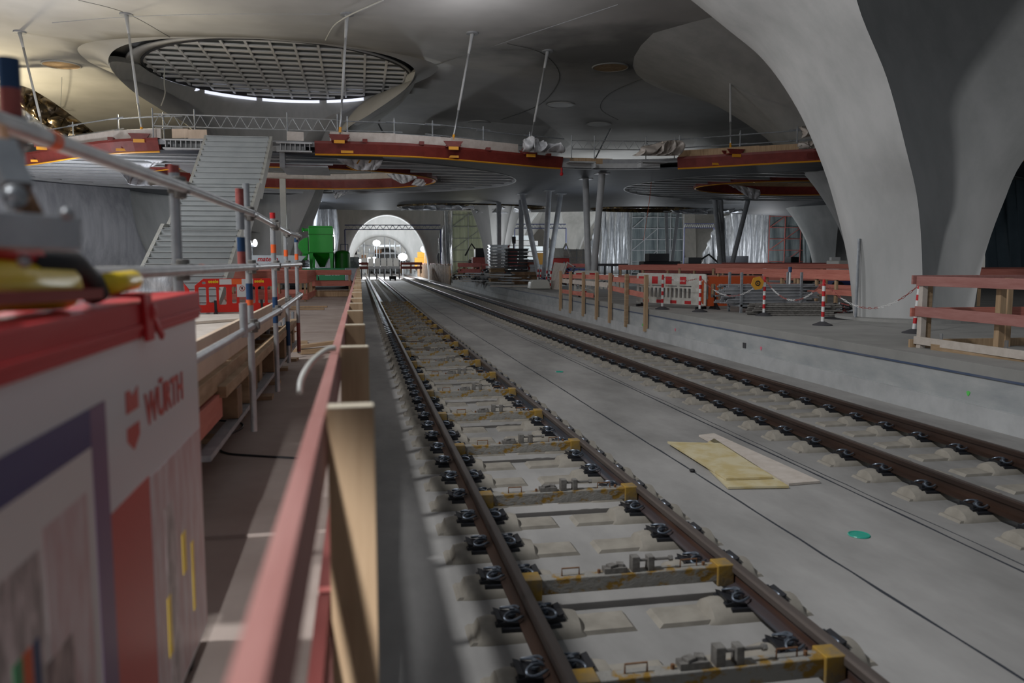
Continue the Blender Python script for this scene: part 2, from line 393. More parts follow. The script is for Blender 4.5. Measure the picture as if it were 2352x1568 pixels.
def chalice(keys,label,group=None,off=(0,0,0),s=1,base=None,m='chalice',mirror=False):
    k2=[]
    for k in keys:
        pts=[Vector(p) for p in k]
        if mirror: pts=[Vector((2*base[0]-p.x,p.y,p.z)) for p in pts]; pts=[pts[1],pts[0],pts[2],pts[4],pts[3],pts[5]]
        if s!=1: pts=[Vector((base[0]+(p.x-base[0])*s,base[1]+(p.y-base[1])*s,p.z)) for p in pts]
        k2.append([p+Vector(off) for p in pts])
    mb=MB(); mb.loft(smooth_rows(k2)); o=mb.build('chalice_column',m,smooth=True,auto=38)
    return tag(o,label,'column',group)
K2=[ # z, rows: L, R, inner mid, A, A', back  (near column on the right platform)
 ((13.33,17.0,.86),(14.72,17.0,.86),(14.0,17.35,.86),(12.40,18.0,.86),(15.5,18.2,.86),(13.9,19.3,.86)),
 ((13.22,16.95,2.3),(14.92,17.0,2.3),(14.05,17.6,2.3),(12.22,18.05,2.3),(15.75,18.25,2.3),(13.95,19.5,2.3)),
 ((12.75,16.6,3.7),(15.25,16.85,3.7),(14.1,17.9,3.7),(11.85,18.1,3.7),(16.1,18.3,3.7),(14.0,19.8,3.7)),
 ((11.95,16.0,4.75),(15.75,16.7,4.9),(14.2,18.2,4.9),(11.40,18.1,4.95),(16.7,18.3,4.9),(14.1,20.2,4.9)),
 ((11.1,15.6,6.2),(16.8,15.9,6.2),(14.4,18.7,6.2),(10.72,18.1,6.4),(17.8,18.2,6.2),(14.3,20.8,6.2)),
 ((9.95,15.05,7.55),(18.2,15.1,7.5),(14.7,19.3,7.5),(9.85,18.05,7.6),(19.3,18,7.5),(14.5,21.5,7.5)),
 ((8.9,14.1,8.9),(20.0,14.1,8.9),(15.0,20.0,8.9),(8.75,17.9,8.35),(21,17.8,8.5),(14.8,22.4,8.6)),
 ((7.6,12.6,10.6),(22,12.8,10.6),(15.2,20.6,10.8),(6.9,17.6,9.6),(23,17.4,9.8),(15.2,23.6,9.8)),
 ((7.2,11.0,12.4),(23,11.0,12.4),(15.2,21.0,12.6),(3.6,16.8,11.6),(25.5,16.6,11.6),(15.4,25.4,11.6)),
 ((7.2,10.6,12.9),(23,10.6,12.9),(15.2,21.0,13.0),(1.4,16.4,12.6),(28,16.4,12.6),(15.4,27.5,12.6))]
K1=[ # chalice under the skylight
 ((-6.85,53.2,.86),(-4.75,53.2,.86),(-5.8,53.7,.86),(-7.5,54.6,.86),(-4.2,54.6,.86),(-5.8,56,.86)),
 ((-6.9,53.1,2.3),(-4.46,53,2.3),(-5.75,54.0,2.3),(-7.6,54.6,2.3),(-4.0,54.6,2.3),(-5.75,56.3,2.3)),
 ((-7.1,52.6,4.25),(-3.75,52.5,4.25),(-5.5,54.6,4.25),(-7.8,54.0,4.25),(-3.15,54,4.25),(-5.5,57,4.25)),
 ((-7.45,52,5.9),(-2.88,52,6.14),(-5.2,55.0,6),(-7.95,52.9,5.9),(-2.35,52.9,6.1),(-5.3,57.6,6)),
 ((-8.0,51,7.9),(-2.0,51,7.93),(-5,55.4,8),(-8.3,51.6,8.1),(-1.7,51.6,8.1),(-5,58.2,8)),
 ((-9.3,49.5,9.9),(-.75,49.5,10.09),(-4.6,55.8,10),(-9.6,50.0,10.1),(-.45,50.0,10.2),(-4.6,59,10)),
 ((-10.5,47.5,10.6),(.77,47.5,10.75),(-4.4,55.9,11),(-10.8,48.0,10.85),(1.07,48.0,11.0),(-4.5,59.6,10.7)),
 ((-11.6,45.5,11.3),(2.63,45.0,11.69),(-4.2,56,11.7),(-11.9,46,11.6),(2.95,45.6,12.0),(-4.4,60.2,11.3)),
 ((-11.95,43.6,12.1),(3.1,43.6,12.3),(-4.15,55.7,12.4),(-12.2,44.0,12.45),(3.35,44.0,12.6),(-4.3,61,11.9)),
 ((-11.3,46.6,12.75),(2.85,46.6,12.8),(-4.1,55.2,12.9),(-11.5,47,13.1),(3.0,47,13.1),(-4.3,62,12.7))]
K3=[]
for z,r in ((.86,1.5),(2.3,1.65),(3.7,2.05),(4.9,2.65),(6.2,3.5),(7.5,4.6),(8.7,5.9),(10,7.6),(11.3,9.8),(12.5,13)):
    g=min(1,max(0,(z-7)/4)); K3.append(((13.9-.45*r,17.9-.88*r,z),(13.9+.45*r,17.9-.88*r,z),(13.9,17.9-(.5+.42*g)*r,z),(13.9-r,17.9-.1*r,z),(13.9+r,17.9-.1*r,z),(13.9,17.9+r,z)))
chalice(K2,'huge pale concrete flared column standing nearest on the right platform')
chalice(K1,'flared concrete column rising behind the grey staircase to the round skylight')
chalice(K3,'shadowed concrete column whose edge shows just left of the huge near column',off=(12.1,18.3,0))
chalice(K3,'second shadowed column edge further behind the huge near column',off=(24.5,42,0))
b2=(13.9,17.9)
def far(pxc,k,s,label,mir=False):
    p=at(pxc,620,k=k); chalice(K3,label,off=(p.x-b2[0],p.y-b2[1],0),s=s,base=b2,mirror=mir)
far(1140,66,.56,'dark Y-shaped concrete column in the middle distance beside stacked red crates')
def arch(pl,pr_,pa,k,label,m='chalice',depth=2.2,wide=13):
    """concrete arch over the tracks: round opening whose edge curls into the wall"""
    l=at(pl,620,k=k);r=at(pr_,620,k=k); ap=at((pl+pr_)/2,pa,k=k).z; cx=(l.x+r.x)/2; hw=(r.x-l.x)/2; y=(l.y+r.y)/2; rows=[]
    for sc_,dy,dz in ((1,depth,0),(1,depth*.45,0),(1.03,.5,.05),(1.09,.1,.2),(1.2,0,.5),(1.5,0,1.2),(2.0,0,3),(wide/hw,0,8)):
        row=[]
        for i in range(41):
            a=PI*i/40; x=cx-math.cos(a)*hw*sc_; z=min(12.4,max(0,(math.sin(a)**.85)*(ap+dz)*(1 if sc_<1.3 else 1)))
            row.append(Vector((x,y+dy,z)))
        rows.append(row)
    mb=MB(); mb.loft(rows,closed=False); mb.solid=.0; return tag(mb.build('concrete_arch',m,smooth=True,auto=60),label,'arch')
arch(795,988,494,97,'large rounded concrete arch spanning both tracks')
arch(806,948,543,128,'second smaller concrete arch inside the large one, brightly lit')
arch(850,925,570,150,'smallest distant arch behind the site scaffold')
far(1310,125,1,'pale concrete column right of the stair arch behind the V struts')
far(1172,125,1,'pale concrete column left of the stair arch behind the V struts',True)
far(1600,150,1.2,'pale far column between the two foil curtains')
far(1905,140,1.2,'pale far column right of the second netted scaffold')
def flare(tops,bots,label,bow,m='ribbed'):
    T=catmull([at(*p[:2],k=p[2]) for p in tops],8);Bt=catmull([at(*p[:2],k=p[2]) for p in bots],8); n=len(T)-1
    def f(u,v):
        a=T[round(u*n)];b=Bt[round(u*n)]; w=a.lerp(b,v)+Vector((-math.sin(PI*v)*bow*.2,math.sin(PI*v)*bow,0)); w.x-= math.sin(PI*v)*-bow*.35; return w
    mb=MB(); mb.sheet(f,n,16,.35); return tag(mb.build('concrete_wall_shell',m,smooth=True),label,'wall')
M['ribbed']=mat('board marked concrete',(.30,.31,.33),(.44,.45,.47),1.1,.75,bump=.3,stretch=(2.5,2.5,.08))
flare([(-420,300,34),(-150,350,40),(60,380,44),(200,405,47),(290,430,49)],[(-300,660,36),(-60,650,42),(180,642,47),(300,641,49),(372,641,50)],'broad board marked concrete flare left of the staircase under the deck',-1.2)
flare([(290,430,49),(330,440,51),(400,440,54),(520,430,58)],[(372,641,50),(400,640,52),(440,640,55),(540,639,59)],'lighter smooth concrete flare directly behind the left side of the stairs',-1.0,'chalice')
# ---- skylight in the eye
t=thing('skylight',(-4.1,48,12.9),'round skylight with white beam grid and dark panels in the ceiling','skylight')
mb=MB(); n=64; rr=7.15
mb.loft([[Vector((-4.1+math.cos(2*PI*i/n)*r,48+math.sin(2*PI*i/n)*r,z)) for i in range(n)] for r,z in ((rr,12.85),(rr,13.25),(rr+.12,13.25),(rr+.12,12.85),(rr,12.85))],cap=False); mb.build('ring_beam','dark',t)
mb=MB(); mb.loft([[Vector((-4.1+math.cos(2*PI*i/n)*r,48+math.sin(2*PI*i/n)*r,z)) for i in range(n)] for r,z in ((.01,13.2),(rr+.1,13.2),(rr+.1,13.1),(.01,13.1))],cap=False); mb.build('glazing','panel',t)
for i in range(13):
    y=48-6.6+i*1.1; h=math.sqrt(max(rr*rr-(y-48)**2,.1)); mb=MB(); mb.b2((-4.1-h,y-.09,12.95),(-4.1+h,y-.04,13.04)); mb.b2((-4.1-h,y-.16,12.94),(-4.1+h,y+.14,12.98)); mb.build('cross_beam','grid',t)
for i in range(13):
    x=-4.1-6.9+i*1.15; h=math.sqrt(max(rr*rr-(x+4.1)**2,.1)); mb=MB(); mb.b2((x-.06,48-h,12.93),(x+.06,48+h,13.03)); mb.build('long_beam','grid',t)
mb=MB()
for a0,a1 in ((196,222),(225,252),(255,284),(288,310)):
    mb.loft([[Vector((-4.1+math.cos(R(360-a))*r,48+math.sin(R(360-a))*r,z)) for a in [a0+(a1-a0)*i/8 for i in range(9)]] for r,z in ((rr+.02,12.66),(rr+.02,12.84))],closed=False)
mb.solid=.02; tag(mb.build('daylight_gap','day',t),'bright strip of daylight under the ring beam')
# annulus closing ceiling to ring in front
mb=MB(); rows=[[],[]]
for i in range(41):
    a=PI+PI*i/40; ca,sa=math.cos(a),math.sin(a)
    rows[0].append(Vector((-4.4+ca*7.6,47.6+sa*7.2,12.80))); rows[1].append(Vector((-4.1+ca*(rr+.1),48+sa*(rr+.1)*1.0,12.9)))
mb.loft(rows,closed=False); mb.solid=-.1; tag(mb.build('ceiling_rim','ceil',smooth=True),kind='structure')
mb=MB(); mb.tube((-4.1,48,13.35),(-4.1,48,13.5),12,40); tag(mb.build('ceiling_light_block','chalice'),kind='structure')  # disc added above the eye to keep sky light out
# mould stain that really sits on the concrete right of the skylight
m_=M['ceil']; nt=m_.node_tree; b_=nt.nodes['Principled BSDF']; src=b_.inputs['Base Color'].links[0].from_socket
ge=nt.nodes.new('ShaderNodeNewGeometry'); mp=nt.nodes.new('ShaderNodeMapping'); ln=nt.nodes.new('ShaderNodeVectorMath'); ln.operation='LENGTH'
c_=at(1480,118,z=12.5); mp.inputs['Location'].default_value=(-c_.x/9.0,-c_.y/5.0,0); mp.inputs['Scale'].default_value=(1/9.0,1/5.0,0)
nt.links.new(ge.outputs['Position'],mp.inputs[0]); nt.links.new(mp.outputs[0],ln.inputs[0])
nz=nt.nodes.new('ShaderNodeTexNoise'); nz.inputs['Scale'].default_value=.45; nz.inputs['Detail'].default_value=8; nt.links.new(ge.outputs['Position'],nz.inputs[0])
ad=nt.nodes.new('ShaderNodeMath'); ad.operation='MULTIPLY_ADD'; nt.links.new(nz.outputs[0],ad.inputs[0]); ad.inputs[1].default_value=1.7; nt.links.new(ln.outputs['Value'],ad.inputs[2])
mr=nt.nodes.new('ShaderNodeMapRange'); mr.inputs[1].default_value=1.25; mr.inputs[2].default_value=1.85; mr.inputs[3].default_value=.62; mr.inputs[4].default_value=0; nt.links.new(ad.outputs[0],mr.inputs[0])
mx=nt.nodes.new('ShaderNodeMix'); mx.data_type='RGBA'; nt.links.new(mr.outputs[0],mx.inputs[0]); nt.links.new(src,mx.inputs[6]); mx.inputs[7].default_value=(.12,.125,.12,1); nt.links.new(mx.outputs[2],b_.inputs['Base Color'])
# ceiling fixtures: inspection domes, seams, hanging wire
for px,py,r,lb in ((142,166,.62,'round recessed ceiling opening on the left with a hanging wire loop'),(1402,161,.62,'round ceiling opening in the dark stained patch'),(1289,249,.6,'flat round ceiling cover right of the sloping rods'),(1376,287,.6,'flat round ceiling cover above the second lattice girder'),(1100,286,.55,'small flat round ceiling cover behind the third rod')):
    p=at(px,py,z=12.3); p.z=ceil_z(p.x,p.y)-.03; tt=thing('ceiling_opening',p,lb,'ceiling opening')
    mb=MB(); mb.path([p+Vector((math.cos(2*PI*i/24)*r*1.5,math.sin(2*PI*i/24)*r*1.5,0)) for i in range(24)],.05,6,closed=True); mb.build('rim','ceil',tt,smooth=True)
    mb=MB(); mb.tube(p+Vector((0,0,-.02)),p+Vector((0,0,.06)),r*1.45,24); mb.build('cover','woodd' if py<170 else 'steel',tt)
p=at(142,178,z=12.2); q=at(139,252,k=(p-CAM).length*.99)
mb=MB(); mb.tube(p,q,.02,6); mb.path([q+Vector((math.cos(a)*.22,0,math.sin(a)*.22-.22)) for a in [2*PI*i/14 for i in range(14)]],.03,6,closed=True)
tag(mb.build('hanging_wire','galv'),'thin wire with a ring hanging from the round ceiling opening on the left','wire')
def seam(pts,name='formwork_seam',m='seam',r=.018,z=None,under=.0):
    P=[]
    for px,py in pts:
        q=at(px,py,z=12.4)
        for _ in range(4): q=at(px,py,z=ceil_z(q.x,q.y)-under)
        P.append(q)
    return catmull(P,6)
for k,pts in enumerate([[(1000,150),(1150,100),(1300,50),(1420,10)],[(1165,100),(1250,125),(1285,180),(1240,240),(1150,275)],[(1480,178),(1400,215),(1380,250),(1420,275)],[(120,52),(300,38),(520,32),(760,32)],[(180,0),(290,30),(390,85)],[(1150,115),(1250,114)],[(1500,170),(1675,118)]]):
    mb=MB(); mb.path(seam(pts),.022,5); tag(mb.build('trim_%d'%(20+k),'steeld' if k in(0,3) else 'seam'),kind='structure')
mb=MB(); mb.path(seam([(748,92),(765,62),(790,42),(830,22),(880,0)],under=.25),.035,6); tag(mb.build('ceiling_cable','hose',smooth=True),'white cable running over the ceiling from the skylight to the second rod','cable')
mb=MB(); mb.path(catmull([at(378,150,k=42),at(377,190,k=42),at(379,215,k=42),at(370,243,k=42)],5),.03,6); tag(mb.build('hanging_cable','hose',smooth=True),'thin white cable hanging beside the left rim of the skylight','cable')
# ================= tracks =================
RX=[1.01,2.535,5.63,7.13]
def rail(x,label,mbody,n):
    t=thing('rail',(x,-1.5,.09),label,'rail','running rails of the two tracks')
    y0,y1=-1.5,176
    mb=MB(); mb.prism([(x-.075,.09),(x+.075,.09),(x+.075,.1),(x+.012,.122),(x+.009,.2),(x-.009,.2),(x-.012,.122),(x-.075,.1)],y0,y1); mb.build('web_and_foot',mbody,t)
    mb=MB(); mb.prism([(x-.036,.2),(x+.036,.2),(x+.036,.238),(x+.026,.25),(x-.026,.25),(x-.036,.238)],y0,y1); mb.build('railhead','railtop' if n<2 else 'rail',t)
    mb=MB(); mb.prism([(x-.022,.2505),(x+.022,.2505),(x+.02,.252),(x-.02,.252)],y0,y1); mb.build('running_surface','railtop',t)
rail(RX[0],'brown steel rail nearest to the wooden fence','rail',0)
rail(RX[1],'steel rail with blue grey web at the ends of the yellow gauge bars','railblue',1)
rail(RX[2],'rust brown rail next to the black slab joint','rail',2)
rail(RX[3],'rust brown rail closest to the right platform wall','rail',3)
def hump(mb,xc,side): # outer rounded block both sides of a rail and inner flat tongue; side=+1: inner lies towards +x
    for sx in (-1,1):
        a0,a1=.13,.34; rows=[]
        for k,(xx,hh,ww) in enumerate([(.0,.10,.155),(a0,.11,.155),(.25,.115,.155),(.315,.10,.15),(.36,-.01,.14)]):
            rows.append([Vector((xc+sx*xx,math.cos(PI*j/10)*ww,max(-.02,math.sin(PI*j/10)*(hh+.01)-.01))) for j in range(11)])
        mb.loft(rows)
    xo=xc+side*.2; x1=xc+side*.66
    mb.add([(xo,-.13,-.01),(xo,.13,-.01),(x1+side*.04,.13,-.01),(x1+side*.04,-.13,-.01),(xo,-.12,.028),(xo,.12,.028),(x1,.12,.028),(x1,-.12,.028)],[(0,1,2,3),(4,7,6,5),(0,4,5,1),(1,5,6,2),(2,6,7,3),(3,7,4,0)])
    xo=xc-side*.2; x1=xc-side*.37
    mb.add([(xo,-.14,-.01),(xo,.14,-.01),(x1-side*.03,.14,-.01),(x1-side*.03,-.14,-.01),(xo,-.13,.02),(xo,.13,.02),(x1,.13,.02),(x1,-.13,.02)],[(0,1,2,3),(4,7,6,5),(0,4,5,1),(1,5,6,2),(2,6,7,3),(3,7,4,0)])
def clip_mb(x,sx):
    mb=MB()
    for s in(-1,1):
        P=[(.055,.012*s,.128),(.085,.02*s,.142),(.12,.035*s,.150),(.155,.055*s,.142),(.165,.08*s,.128),(.14,.098*s,.12),(.10,.098*s,.124),(.065,.085*s,.132),(.045,.062*s,.126)]
        mb.path([(x+sx*a,b,c+.005) for a,b,c in catmull(P,3)],.0085,6)
    mb.tube((x+sx*.105,0,.1),(x+sx*.105,0,.165),.016,6); mb.tube((x+sx*.105,0,.12),(x+sx*.105,0,.132),.03,8)
    return mb
def pad_mb(x,sx):
    mb=MB(); c=x+sx*.11
    mb.prism([(x+sx*.03,.075),(x+sx*.215,.07),(x+sx*.225,.105),(x+sx*.17,.118),(x+sx*.09,.105),(x+sx*.03,.088)],-.095,.095)
    mb.prism([(x+sx*.16,.1),(x+sx*.205,.1),(x+sx*.215,.14),(x+sx*.18,.128)],-.085,.085)
    mb.b2((x+sx*.03,-.125,.035),(x+sx*.19,-.08,.085)); mb.b2((x+sx*.03,.08,.035),(x+sx*.19,.125,.085))
    return mb
def make_sleeper(xa,xb,parts,label,group):
    t=thing('concrete_sleeper',((xa+xb)/2,0,0),label,'sleeper',group) if parts else None
    def B(mb,n,m,smooth=False):
        return mb.build(n,m,t,smooth=smooth,auto=40 if smooth else None)
    ms=[]
    for x,sd in ((xa,1),(xb,-1)):
        mb=MB(); hump(mb,x,sd)
        if parts: B(mb,'sleeper_block','sleeper',True)
        else: ms.append((0,mb))
        for sx in(-1,1):
            if parts: bp_=B(pad_mb(x,sx),'baseplate','pad'); clip_mb(x,sx).build('spring_clip','clip',bp_,smooth=True,auto=40)
            else:
                q=MB(); q.b2((x+sx*.03,-.1,.05),(x+sx*.22,.1,.115)); ms.append((1,q)); q=MB()
                q.b2((x+sx*.06,-.08,.115),(x+sx*.16,-.03,.15)); q.b2((x+sx*.06,.03,.115),(x+sx*.16,.08,.15)); ms.append((2,q))
    if not parts:
        big=MB()
        for i,q in ms: big.m=i; big.add(q.v,q.f)
        t=big.build('concrete_sleeper',['sleeper','pad','clip']); tag(t,label,'sleeper',group)
    return t
for xa,xb,y0,nm in ((RX[0],RX[1],4.08-.67*3,'near'),(RX[2],RX[3],6.2-.67*3,'right')):
    lab='concrete twin block sleeper under the '+('left track with yellow gauge bars' if nm=='near' else 'right track beside the platform wall')
    g=('left' if nm=='near' else 'right')+' track sleepers'
    P=make_sleeper(xa,xb,True,lab,g); freeze(P); Q=make_sleeper(xa,xb,False,lab,g); qz=Q.location.z
    npart=34
    for i in range(150):
        y=y0+.67*i
        if i<npart:
            if i: copy_tree(P,None,((xa+xb)/2,y,0))
        elif i>npart:
            c=Q.copy(); col.objects.link(c); c.location=(Q.location.x,y,qz)
    P.location.y=y0; Q.location.y=y0+.67*npart
# gauge spindle bars
def make_bar():
    x0,x1=RX[0]+.05,RX[1]-.05; t=thing('gauge_bar',((x0+x1)/2,0,.15),'x','gauge bar','yellow spindle gauge bars between the left rails')
    mb=MB(); mb.b2((x0+.02,-.05,.13),(x1-.03,.05,.235)); mb.b2((x0,-.035,.14),(x1,.035,.2)); o=mb.build('beam','bar',t,bevel=.006)
    for xx,s in ((x0,1),(x1,-1)):
        mb=MB(); mb.b2((xx-.03*s,-.07,.10),(xx+.09*s,.07,.25)); mb.b2((xx-.05*s,-.045,.12),(xx,.045,.16)); mb.build('end_clamp','barend',t,bevel=.006)
    for xx in (x0+.3,x1-.28):
        mb=MB(); mb.path([(xx-.06,0,.235),(xx-.06,0,.285),(xx+.06,0,.285),(xx+.06,0,.235)],.006,6); mb.build('carry_handle','rust',o)
    c=x0+.75
    mb=MB(); mb.b2((c-.025,-.035,.235),(c+.03,.035,.34)); mb.build('spindle_block','dirty',t,bevel=.004)
    mb=MB(); mb.b2((c+.09,-.035,.235),(c+.135,.035,.335)); mb.build('spindle_block','dirty',t,bevel=.004)
    mb=MB(); mb.tube((c-.02,0,.305),(c+.27,0,.305),.011,8); mb.tube((c+.25,0,.305),(c+.275,0,.305),.02,6); mb.build('spindle','dirty',t)
    mb=MB(); mb.box((c-.14,0,.255),(.16,.07,.035)); mb.box((c-.16,.0,.275),(.06,.05,.03),rz=.4); mb.box((c-.1,.01,.277),(.05,.05,.03),rz=-.3); mb.build('lock_plate','dirty',t)
    
    for xx in (x1-.17,x0+.5): mb=MB(); mb.tube((xx,0,.235),(xx,0,.26),.012,6); mb.build('bolt','rust',t)
    return t
P=make_bar(); freeze(P); by=[3.72,5.02]+[6.98+1.955*i for i in range(12)]
ORD=['frontmost','second','third','fourth','fifth','sixth','seventh','eighth','ninth','tenth','eleventh','twelfth','thirteenth','fourteenth']
for i,y in enumerate(by):
    o=P if i==0 else copy_tree(P); o.location=((RX[0]+RX[1])/2,y,.15); o['label']='mortar splashed yellow gauge bar, %s from the camera'%ORD[i]
for i in range(9):
    y=by[-1]+1.955*(i+1)
    if i<7:
        o=copy_tree(P); o.location=((RX[0]+RX[1])/2,y,.15); o['label']='small distant yellow gauge bar in the dirty stretch of the left track'
P2=None
# yellow shuttering panels, plank, pipe plugs, black sled between the tracks
def flatboard(name,c4,th,m,label,cat,z=.006,group=None):
    mb=MB(); vs=[(x,y,z) for x,y in c4]+[(x,y,z+th) for x,y in c4]
    mb.add(vs,[(0,1,2,3),(4,7,6,5),(0,4,5,1),(1,5,6,2),(2,6,7,3),(3,7,4,0)]); return tag(mb.build(name,m),label,cat,group)
A=[at(*p,z=.03) for p in [(1533,1018),(1668,1103),(1775,1100),(1655,1022)]]
o=flatboard('shuttering_panel',[(a.x,a.y) for a in A],.022,'yellowply','worn yellow shuttering panel lying on top between the tracks','panel',z=.034)
A=[at(*p,z=.02) for p in [(1590,1040),(1672,1120),(1812,1118),(1640,1008)]]
flatboard('shuttering_panel',[(a.x,a.y) for a in A],.022,'yellowply','lower yellow shuttering panel sticking out to the right below the first','panel',z=.008)
A=[at(*p,z=.02) for p in [(1605,1000),(1812,1112),(1884,1106),(1640,996)]]
flatboard('plank',[(a.x,a.y) for a in A],.025,'woodv','grey weathered plank on the far side of the yellow panels','plank',z=.005)
for px,py,r,lb,m in ((1973,1229,.085,'green pipe plug set in the slab right of the left track','teal'),(1285,854,.075,'small blue green pipe plug in the slab further away','teal')):
    p=at(px,py,z=.0); mb=MB(); mb.tube(p+Vector((0,0,-.005)),p+Vector((0,0,.006)),r,24); mb.path([p+Vector((math.cos(2*PI*i/24)*r,math.sin(2*PI*i/24)*r,.004)) for i in range(24)],.008,5,closed=True)
    tag(mb.build('pipe_plug',m),lb,'pipe plug')
p=at(1590,1080,z=.02); mb=MB(); mb.ball(p,.035,8,(1,1,.6)); tag(mb.build('rubber_lump','black'),'small black lump lying on the slab joint left of the yellow panels','debris')
p=at(902,644,z=.0); t=thing('track_trolley',p,'small dark box on feet standing between the tracks far away','trolley')
mb=MB(); mb.b2((p.x-.42,p.y-.4,.16),(p.x+.42,p.y+.4,.55)); mb.build('box','void',t,bevel=.02)
for sx in(-1,1):
    mb=MB(); mb.b2((p.x+sx*.3-.08,p.y-.3,0),(p.x+sx*.3+.08,p.y+.3,.17)); mb.build('foot','black',t)
# spray marks on the platform wall
for px,py,m,lb in ((2224,903,'lime','bright green spray dot on the platform wall'),(1476,746,'lime','faint green spray arrow on the platform wall'),(1551,757,'pinks','pink spray mark on the platform wall near the last fence post'),(1748,800,'pinks','pink spray mark on the wall right of the square recess')):
    p=at(px,py,x=8.675); r=.03 if px>2000 else .035; mb=MB()
    mb.prism([(p.y+math.cos(a)*r*(1+.3*math.sin(3*a)),p.z+math.sin(a)*r*1.25) for a in [2*PI*i/14 for i in range(14)]],8.67,8.679,'x'); tag(mb.build('spray_mark',m),lb,'spray mark')
p=at(1710,793,x=8.675); mb=MB(); mb.b2((8.665,p.y-.07,p.z-.06),(8.679,p.y+.07,p.z+.06)); tag(mb.build('wall_recess','dark'),'small square dark recess in the platform wall','recess')
# ================= steel deck =================
def ell(cx,cy,a,b,n=56,a0=0): return [(cx+a*math.cos(2*PI*i/n+a0),cy+b*math.sin(2*PI*i/n+a0)) for i in range(n)]
near=[(-24,48),(-19.5,44),(-15.1,40.7),(-11.5,37),(-9.3,35.2),(-7.3,34.4),(-5.9,34.1),(-3.2,34.1),(-1.7,34.2),(1,34.1),(3.3,34.5),(6.5,35.9),(9.5,37.2),(12,37.2),(14.9,36.2),(17.8,33.9),(20.4,32.0),(24,30.6),(29,30.5),(35,32.5),(42,36.5)]
near=[(p.x,p.y) for p in catmull([(x,y,0) for x,y in near],4)]
far_=[(42,72),(30,68.5),(22,68),(14,71),(8,70),(2,70),(-4,70),(-12,66),(-24,60)]
far_=[(p.x,p.y) for p in catmull([(x,y,0) for x,y in far_],3)]
ZS,ZD=6.72,7.22
deck=thing('steel_deck',(5,50,ZS),'suspended steel walkway deck with red oxide edge beams spanning the hall','deck')
H1=(-3.2,44.6,7.4,5.6); H2=(26.5,44.5,6.8,4.6); R1=(-4.6,44.4,13.2,9.4); R2=(27.5,44.6,12.0,9.6)
H3=(9.0,64,6.0,3.2); H4=(24,64.5,5,2.8)
plate(near+far_,[ell(*H1),ell(*H2),ell(*H3),ell(*H4)],7.0,7.2,'deck_plate','steeld',deck)
def inpoly(x,y,P):
    c=False; j=len(P)-1
    for i in range(len(P)):
        if (P[i][1]>y)!=(P[j][1]>y) and x<(P[j][0]-P[i][0])*(y-P[i][1])/(P[j][1]-P[i][1])+P[i][0]: c=not c
        j=i
    return c
# cladding: outer region minus rib circles that are clipped to the deck
outer=near+far_
def clip_ell(e,n=90,shr=.35):
    out=[]
    for x,y in ell(*e,n=n):
        yn=None
        for i in range(len(near)-1):
            if min(near[i][0],near[i+1][0])<=x<=max(near[i][0],near[i+1][0]):
                t_=(x-near[i][0])/((near[i+1][0]-near[i][0]) or 1); yn=near[i][1]+t_*(near[i+1][1]-near[i][1])
        if yn is not None and y<yn+shr: y=yn+shr
        out.append((x,y))
    return out
c1=clip_ell(R1); c2=clip_ell(R2)
plate(outer,[c1,c2,ell(*H3),ell(*H4)],ZS,ZS+.06,'soffit_cladding','clad',deck)
def rim(poly,name,m,z0,z1,th,parent,closed=True,lab=None):
    mb=MB(); P=[Vector((x,y,0)) for x,y in poly]
    mb.loft([[p+Vector((0,0,z)) for p in P] for z in(z0,z1)],closed=closed,cap=False); mb.solid=th
    o=mb.build(name,m,parent)
    if lab:o['label']=lab
    return o
rim(c1,'soffit_edge_strip','steel',ZS-.02,ZS+.14,.06,deck); rim(c2,'soffit_edge_strip','steel',ZS-.02,ZS+.14,.06,deck)
# ribs
k=0
for R_,H_,c_ in ((R1,H1,c1),(R2,H2,c2)):
    y=min(q[1] for q in c_)+.35
    while y<R_[1]+R_[3]-.3:
        segs=[];xx=R_[0]-R_[2]; st=None
        while xx<R_[0]+R_[2]+.05:
            ins=inpoly(xx,y,c_) and ((xx-H_[0])/(H_[2]+.25))**2+((y-H_[1])/(H_[3]+.25))**2>1
            if ins and st is None: st=xx
            if (not ins) and st is not None: segs.append((st,xx)); st=None
            xx+=.15
        for a,b in segs:
            if b-a>.5:
                mb=MB(); mb.b2((a,y-.03,ZS+.08),(b,y+.03,7.0)); mb.b2((a,y-.11,ZS+.06),(b,y+.11,ZS+.09)); mb.build('rib','steel' ,deck)
        y+=1.35
# edge beams
def seg(poly,x0,x1): return [p for p in poly if x0<=p[0]<=x1]
def edge_beam(poly,closed,name='edge_beam',m='redox',z0=ZS,z1=7.24,lean=.0):
    mb=MB(); n=len(poly); 
    rows=[]
    for off,z in ((0,z0),(-.12,z1-.1),(-.12,z1),(.1,z1),(.1,z0)):
        r=[]
        for i,(x,y) in enumerate(poly):
            a=Vector(poly[i-1] if i>0 or closed else poly[i]);b=Vector(poly[(i+1)%n] if i<n-1 or closed else poly[i]); d=(b-a).normalized(); nn=Vector((-d.y,d.x))
            r.append(Vector((x+nn.x*off,y+nn.y*off,z)))
        rows.append(r)
    rows.append(rows[0]); mb.loft(rows,closed=closed,cap=False); return mb.build(name,m,deck)
for x0,x1,m,lb in ((-24.1,-7.5,'redox',None),(-1.9,9.6,'redox',None),(14.4,42.1,'redox',None)):
    s=seg(near,x0,x1); edge_beam(s,False)
    mb=MB(); mb.path([(x,y-.02,ZS-.02) for x,y in s],.035,4); mb.build('tape_strip','amber',deck)
    # stubs on top
    for i in range(3,len(s)-1,4):
        mb=MB(); x,y=s[i]; mb.b2((x-.1,y-.2,7.2),(x+.1,y+.15,7.34)); mb.build('lug','redox',deck)
    for i in range(2,len(s)-1,7):
        x,y=s[i]; mb=MB(); mb.box((x,y-.07,ZS+.1),(.5,.03,.1),ry=.0); mb.build('tape_patch','amber',deck)
